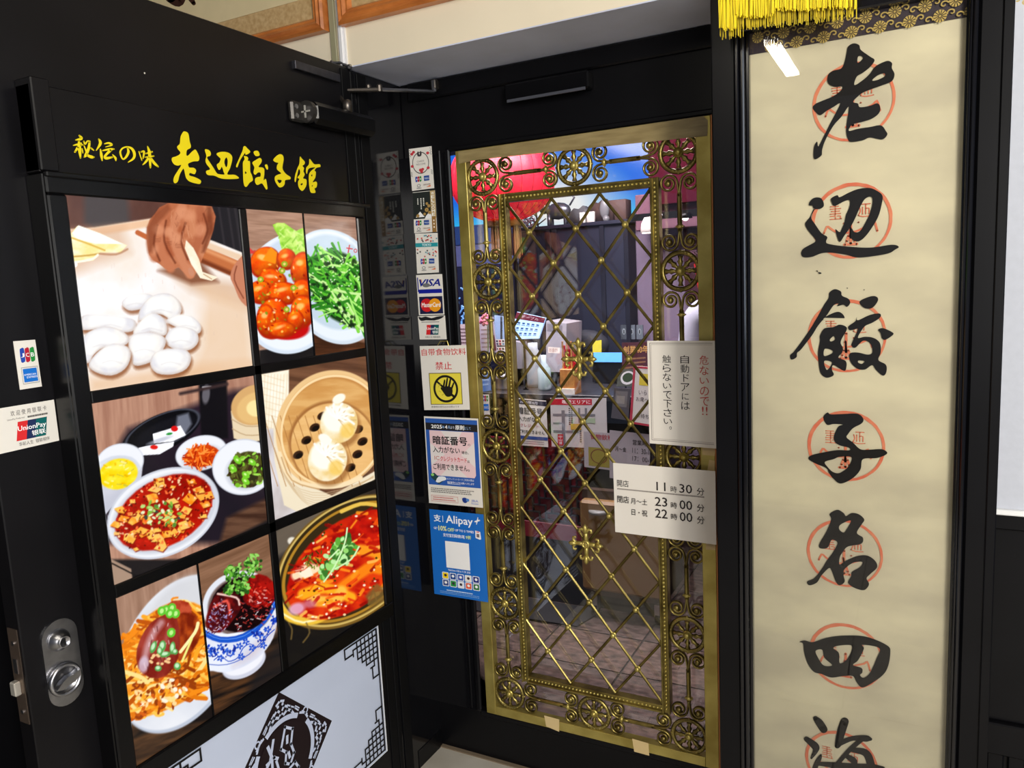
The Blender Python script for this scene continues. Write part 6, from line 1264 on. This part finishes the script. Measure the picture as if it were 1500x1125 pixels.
fl_ = MB(); r = random.Random(3); pc = at(710, 468, 1, 3.21)
for k in range(26): a_ = r.uniform(0, 6.28); q = .026*math.sqrt(r.random()); fl_.ball((pc[0]+q*math.cos(a_), 3.21+r.uniform(-.015, .015), pc[2]+q*math.sin(a_)), .009, 6)
fo = thing('pink_flower', 'pink artificial flower in front of the pale stand inside at left', 'flower', (pc[0], 3.21, WT)); o = fl_.build('petals', mat('pink_petal', (196, 96, 130), .6), fo, True); MB().tube([(pc[0], 3.21, WT), (pc[0]-.005, 3.25, pc[2])], .003, 5).build('stem', mat('green_stem', (60, 90, 50), .6), fo)
s = sheet_i([(701, 464), (722, 464), (728, 516), (704, 517)], 3.26, mat('pale_grey_card', (184, 172, 190), .6), 'stand_card', 'pale grey printed card standing at the left of the counter', 'card'); s.rows(.1, .3, .9, .9, 5, (150, 120, 130), .3); s.poly([(.8, .55), (.95, .5), (1, .95), (.75, .95)], (110, 50, 60)); s.done()
s = sheet_i([(672, 475), (684, 475), (686, 506), (673, 506)], 3.24, mat('pink_card', (206, 186, 196), .6), 'stand_card', 'pinkish lettered card seen between the jamb and the brass bar', 'card'); s.rows(.1, .15, .95, .95, 5, (110, 80, 90), .4); s.done()
br_ = thing('blue_branches', 'pale blue branching ornament just right of the black jamb inside', 'ornament', tuple(at(676, 470, 1, 3.6))); m = MB()
for k in range(9): p = at(671+r.uniform(0, 9), 425+k*5.5, 1, 3.6); q = p+np.array([r.uniform(-.03, .03), 0, r.uniform(-.05, .02)]); m.tube([p, (p+q)/2+np.array([.01, 0, 0]), q], .005, 5)
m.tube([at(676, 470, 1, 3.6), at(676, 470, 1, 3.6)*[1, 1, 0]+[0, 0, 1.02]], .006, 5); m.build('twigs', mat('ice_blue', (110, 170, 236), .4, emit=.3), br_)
for i, (y0, y1) in enumerate(((497, 506), (508, 518))):
    s = sheet_i([(725, y0), (740, y0), (741, y1), (726, y1)], 3.3, PAPERW, 'card_sign', ('upper' if i == 0 else 'lower')+' small white card company sign below the pale stand tablet', 'sign', .003); 
    for k in range(6): s.rect(.08+.3*(k % 3), .15+.45*(k//3), .28+.3*(k % 3), .45+.45*(k//3), [(60, 60, 90), (180, 60, 70), (60, 60, 70), (70, 70, 110), (170, 50, 60), (60, 130, 170)][k])
    s.done()
s = sheet_i([(704, 540), (717, 540), (719, 572), (706, 574)], 3.2, mat('blue_leaflet', (90, 130, 196), .5), 'leaflet', 'blue leaflet on the counter seen through the left scrollwork', 'leaflet'); s.rows(.1, .2, .9, .8, 3, (160, 190, 230), .4); s.done()
s = sheet_i([(705, 578), (716, 578), (718, 612), (708, 612)], 3.18-.012, PAPERW, 'card_sticker', 'narrow card sticker on the counter front seen through the left scrollwork', 'sticker', .001); jcb(s, .1, .05, .9, .28); amex(s, .1, .4, .9, .68); s.done()
def cyl(px, py0, py1, y, rpx, name, label, cat, mt, prof=None):
    a_ = at(px, py0, 1, y); b_ = at(px, py1, 1, y); b_[2] = 1.022 if y > 3.1 else b_[2]; rr = abs(at(px+rpx, py0, 1, y)[0]-a_[0]); h = a_[2]-b_[2]; prof = prof or [(.9, 0), (1, .1), (1, .9), (.9, 1)]
    return tag(MB().lathe([(p*rr, b_[2]+q*h) for p, q in prof], 24, (a_[0], y, 0)).build(name, mt, None, True), label, cat)
cyl(738, 545, 572, 3.3, 12, 'rice_warmer', 'grey round pot on the counter behind the left scrollwork', 'pot', mat('grey_pot', (120, 118, 122), .35), [(.95, 0), (1, .1), (1, .62), (1.04, .64), (1.04, .72), (.8, .95), (.3, 1)])
cyl(780, 502, 574, 3.40, 11, 'glass_jar', 'pale glass jar on the counter behind the lattice', 'jar', mat('pale_glass', (186, 194, 200), .15), [(.8, 0), (1, .08), (1, .7), (.6, .86), (.6, 1)])
cyl(796, 520, 575, 3.3, 9, 'glass_bottle', 'slim pale bottle right of the glass jar', 'bottle', mat('pale_bottle', (170, 190, 196), .15), [(.9, 0), (1, .06), (1, .6), (.4, .78), (.4, 1)])
s = sheet_i([(747, 500), (764, 502), (765, 540), (748, 540)], 3.4, mat('grey_machine', (150, 146, 156), .5), 'card_terminal', 'grey boxy card terminal near the left edge of the lattice', 'terminal', .06); s.done()
s = sheet_i([(800, 470), (830, 474), (828, 545), (800, 545)], 3.5, mat('grey_register', (160, 156, 164), .5), 'cash_register', 'pale grey cash register behind the lattice', 'cash register', .2); s.rect(.1, .5, .7, .62, (226, 216, 206)); s.text('お会計', .15, .52, .6, .6, (150, 70, 60)); s.rect(.05, .05, .8, .2, (120, 116, 124)); s.done()
ck = thing('chopstick_box', 'wooden box of red paper wrapped chopsticks on the counter', 'box', tuple(at(836, 580, 1, 3.22)))
a_ = at(822, 540, 1, 3.22); b_ = at(846, 578, 1, 3.22); MB().box(a_[0], b_[0], 3.2, 3.27, b_[2], a_[2], .003).build('box', mat('light_wood', (186, 134, 76), .5, scale=20, c2=(160, 108, 56), stretch=(8, 1, 1)), ck)
MB().box(a_[0]+.01, b_[0]-.004, 3.192, 3.2, b_[2]+.004, b_[2]+.03).build('label', PAPERW, ck)
for k in range(9): x = a_[0]+.01+k*(b_[0]-a_[0]-.02)/8; MB().box(x-.004, x+.004, 3.22+.005*(k % 3), 3.226+.005*(k % 3), b_[2]+.02, at(830, 500+6*(k % 3), 1, 3.22)[2], .001).build('chopstick_sleeve', mat('red_sleeve', (196, 30, 50), .5) if k % 3 else bpy.data.materials['light_wood'], ck)
# screen, framed posters, switches
s = sheet_i([(868, 517), (911, 517), (911, 560), (868, 560)], 3.55, mat('black_monitor', (18, 18, 22), .25), 'monitor', 'black monitor showing a bright blue strip at its top', 'monitor', .03); s.o['label'] = 'black monitor showing a bright blue strip at its top'; s.done()
a_ = at(868, 517, 1, 3.53); b_ = at(911, 531, 1, 3.53); MB().box(a_[0], b_[0], 3.543, 3.548, b_[2], a_[2]).build('screen_strip', SCR2, s.o)
s = sheet_i([(868, 500), (881, 498), (881, 516), (868, 517)], 3.58, mat('yellow_card', (220, 206, 60), .6), 'yellow_card', 'small yellow card above the monitor', 'card'); s.done()
hat = MB(); p = at(848, 500, 1, 3.7); hat.ball((p[0], 3.8, p[2]-.03), .12, 16, (1.1, .5, .7)).box(p[0]-.1, p[0]+.1, 3.76, 3.84, .55, p[2]-.06, .02); tag(hat.build('black_bag', mat('black_cloth', (30, 32, 42), .7), None, True), 'rounded black bag behind the upper cross of the lattice', 'bag')
for k in range(3):
    s = sheet_i([(909+k*11.5, 476), (918.5+k*11.5, 476), (919+k*11.5, 497), (909.5+k*11.5, 497)], 3.9, mat('switch_plate', (98, 106, 116), .5), 'wall_switch', ('left', 'middle', 'right')[k]+' one of three grey wall switches inside', 'switch', .01); s.disc(.5, .45, .25, .22, (150, 160, 166), 10); s.rect(.4, .35, .6, .6, (50, 54, 60)); s.done()
s = sheet_i([(911, 502), (951, 501), (951, 540), (911, 545)], 3.4, mat('maroon_poster', (74, 34, 44), .5), 'anniversary_poster', 'maroon anniversary poster with gold lettering behind the lattice', 'poster'); s.text('創業40年', .05, .12, .98, .4, (206, 160, 90), .03); s.rows(.1, .5, .9, .95, 3, (150, 110, 80), .4); s.done()
s = sheet_i([(906, 541), (934, 541), (930, 566), (903, 566)], 3.38, mat('food_leaflet', (80, 84, 76), .5), 'food_leaflet', 'leaflet with a dish of dark greens under the maroon poster', 'leaflet'); s.disc(.55, .5, .38, .4, (214, 214, 216)); s.disc(.55, .48, .28, .28, (52, 70, 44)); s.done()
s = sheet_i([(928, 536), (960, 538), (960, 626), (922, 620)], KS-.02, PAPERW, 'welcome_sign', 'white sign with a red border leaning on the counter', 'sign'); s.frame(0, 0, 1, 1, .1, .035, (190, 56, 76)); s.rect(.3, .12, .8, .32, (226, 206, 60)); s.text('いらっ', .3, .4, .85, .48, (90, 80, 84)); s.text('お席へご', .2, .52, .9, .6, (90, 80, 84)); s.text('お待ちく', .25, .8, .9, .88, (90, 80, 84)); s.done()
s = sheet_i([(900, 568), (924, 569), (920, 616), (895, 612)], KS-.02, mat('grey_frame', (84, 80, 84), .4), 'photo_frame', 'small dark framed photograph left of the red bordered sign', 'photo frame'); s.rect(.12, .1, .85, .6, (120, 116, 116)); s.rect(.2, .25, .7, .5, (150, 146, 140)); s.done()
# person in a white shirt
pr = thing('person', 'person in a white shirt seen from behind, cut off by the brass bar', 'person', (-1.0, 3.3, 0))
def body():
    me = bpy.data.meshes.new('shirt'); V = [(0, 0, 1.0), (0, 0, 1.14), (0, 0, 1.30), (0, 0, 1.42), (0, 0, 1.47), (-.13, 0, 1.40), (-.21, 0, 1.37), (-.25, .0, 1.14), (-.22, -.08, .95), (.13, 0, 1.40), (.21, 0, 1.37), (.25, 0, 1.14), (.22, -.08, .95)]
    E = [(0, 1), (1, 2), (2, 3), (3, 4), (3, 5), (5, 6), (6, 7), (7, 8), (3, 9), (9, 10), (10, 11), (11, 12)]
    me.from_pydata(V, E, []); return me, [(.15, .11), (.15, .11), (.16, .11), (.12, .09), (.06, .06), (.085, .08), (.075, .075), (.055, .055), (.045, .045), (.085, .08), (.075, .075), (.055, .055), (.045, .045)]
def skin(name, me, rad, mt, off, parent, root=0):
    ob = bpy.data.objects.new(name, me); C.objects.link(ob)
    sk_ = ob.modifiers.new('s', 'SKIN')
    if not me.skin_vertices: me.attributes; 
    import bmesh
    bm = bmesh.new(); bm.from_mesh(me); lay = bm.verts.layers.skin.verify()
    for v, rr in zip(bm.verts, rad): v[lay].radius = rr
    bm.verts.ensure_lookup_table(); bm.verts[root][lay].use_root = True; bm.to_mesh(me); bm.free()
    ob.modifiers.new('b', 'SUBSURF').levels = 2; ob.modifiers['b'].render_levels = 2
    bpy.context.view_layer.update(); dg = bpy.context.evaluated_depsgraph_get(); m2_ = bpy.data.meshes.new_from_object(ob.evaluated_get(dg)); bpy.data.objects.remove(ob)
    m2_.polygons.foreach_set('use_smooth', [True]*len(m2_.polygons)); m2_.materials.clear(); m2_.materials.append(mt); o2 = bpy.data.objects.new(name, m2_); C.objects.link(o2); o2.parent = parent; o2.location = off; WLOC[o2.name] = WLOC[parent.name]+np.array(off); return o2
SH = at(1052, 452, 1, 3.6); px_ = SH[0]; dz = SH[2]-1.40
pr.location = (px_+.10, 3.6, 0); WLOC[pr.name] = np.array([px_+.10, 3.6, 0])
SHIRT = mat('white_shirt', (168, 168, 184), .9, bump=.3, scale=12)
me, rad = body(); skin('shirt', me, rad, SHIRT, (0, 0, dz), pr)
SKINM = mat('skin', (196, 150, 126), .5)
me = bpy.data.meshes.new('body'); me.from_pydata([(0, 0, 1.44), (0, -.01, 1.52), (0, -.01, 1.60), (0, -.01, 1.68)], [(0, 1), (1, 2), (2, 3)], []); skin('body', me, [(.055, .055), (.055, .06), (.085, .095), (.07, .08)], SKINM, (0, 0, dz), pr)
MB().ball((px_+.10, 3.61, 1.64+dz), .098, 16, (.95, 1.05, 1.1)).build('hair', mat('black_hair', (20, 18, 20), .5), pr, True)
tr_ = bpy.data.meshes.new('trousers'); tr_.from_pydata([(0, 0, .98), (0, 0, .88), (-.09, 0, .82), (-.10, 0, .45), (-.10, 0, .09), (.09, 0, .82), (.10, 0, .45), (.10, 0, .09)], [(0, 1), (1, 2), (2, 3), (3, 4), (1, 5), (5, 6), (6, 7)], []); skin('trousers', tr_, [(.15, .11), (.16, .12), (.095, .095), (.065, .065), (.05, .05), (.095, .095), (.065, .065), (.05, .05)], mat('black_trousers', (22, 22, 26), .8), (0, 0, dz), pr)
for sx in (-.10, .10): MB().ball((px_+.10+sx, 3.56, .045), .05, 12, (.9, 2.2, .9)).build('shoe', BLACK, pr, True)
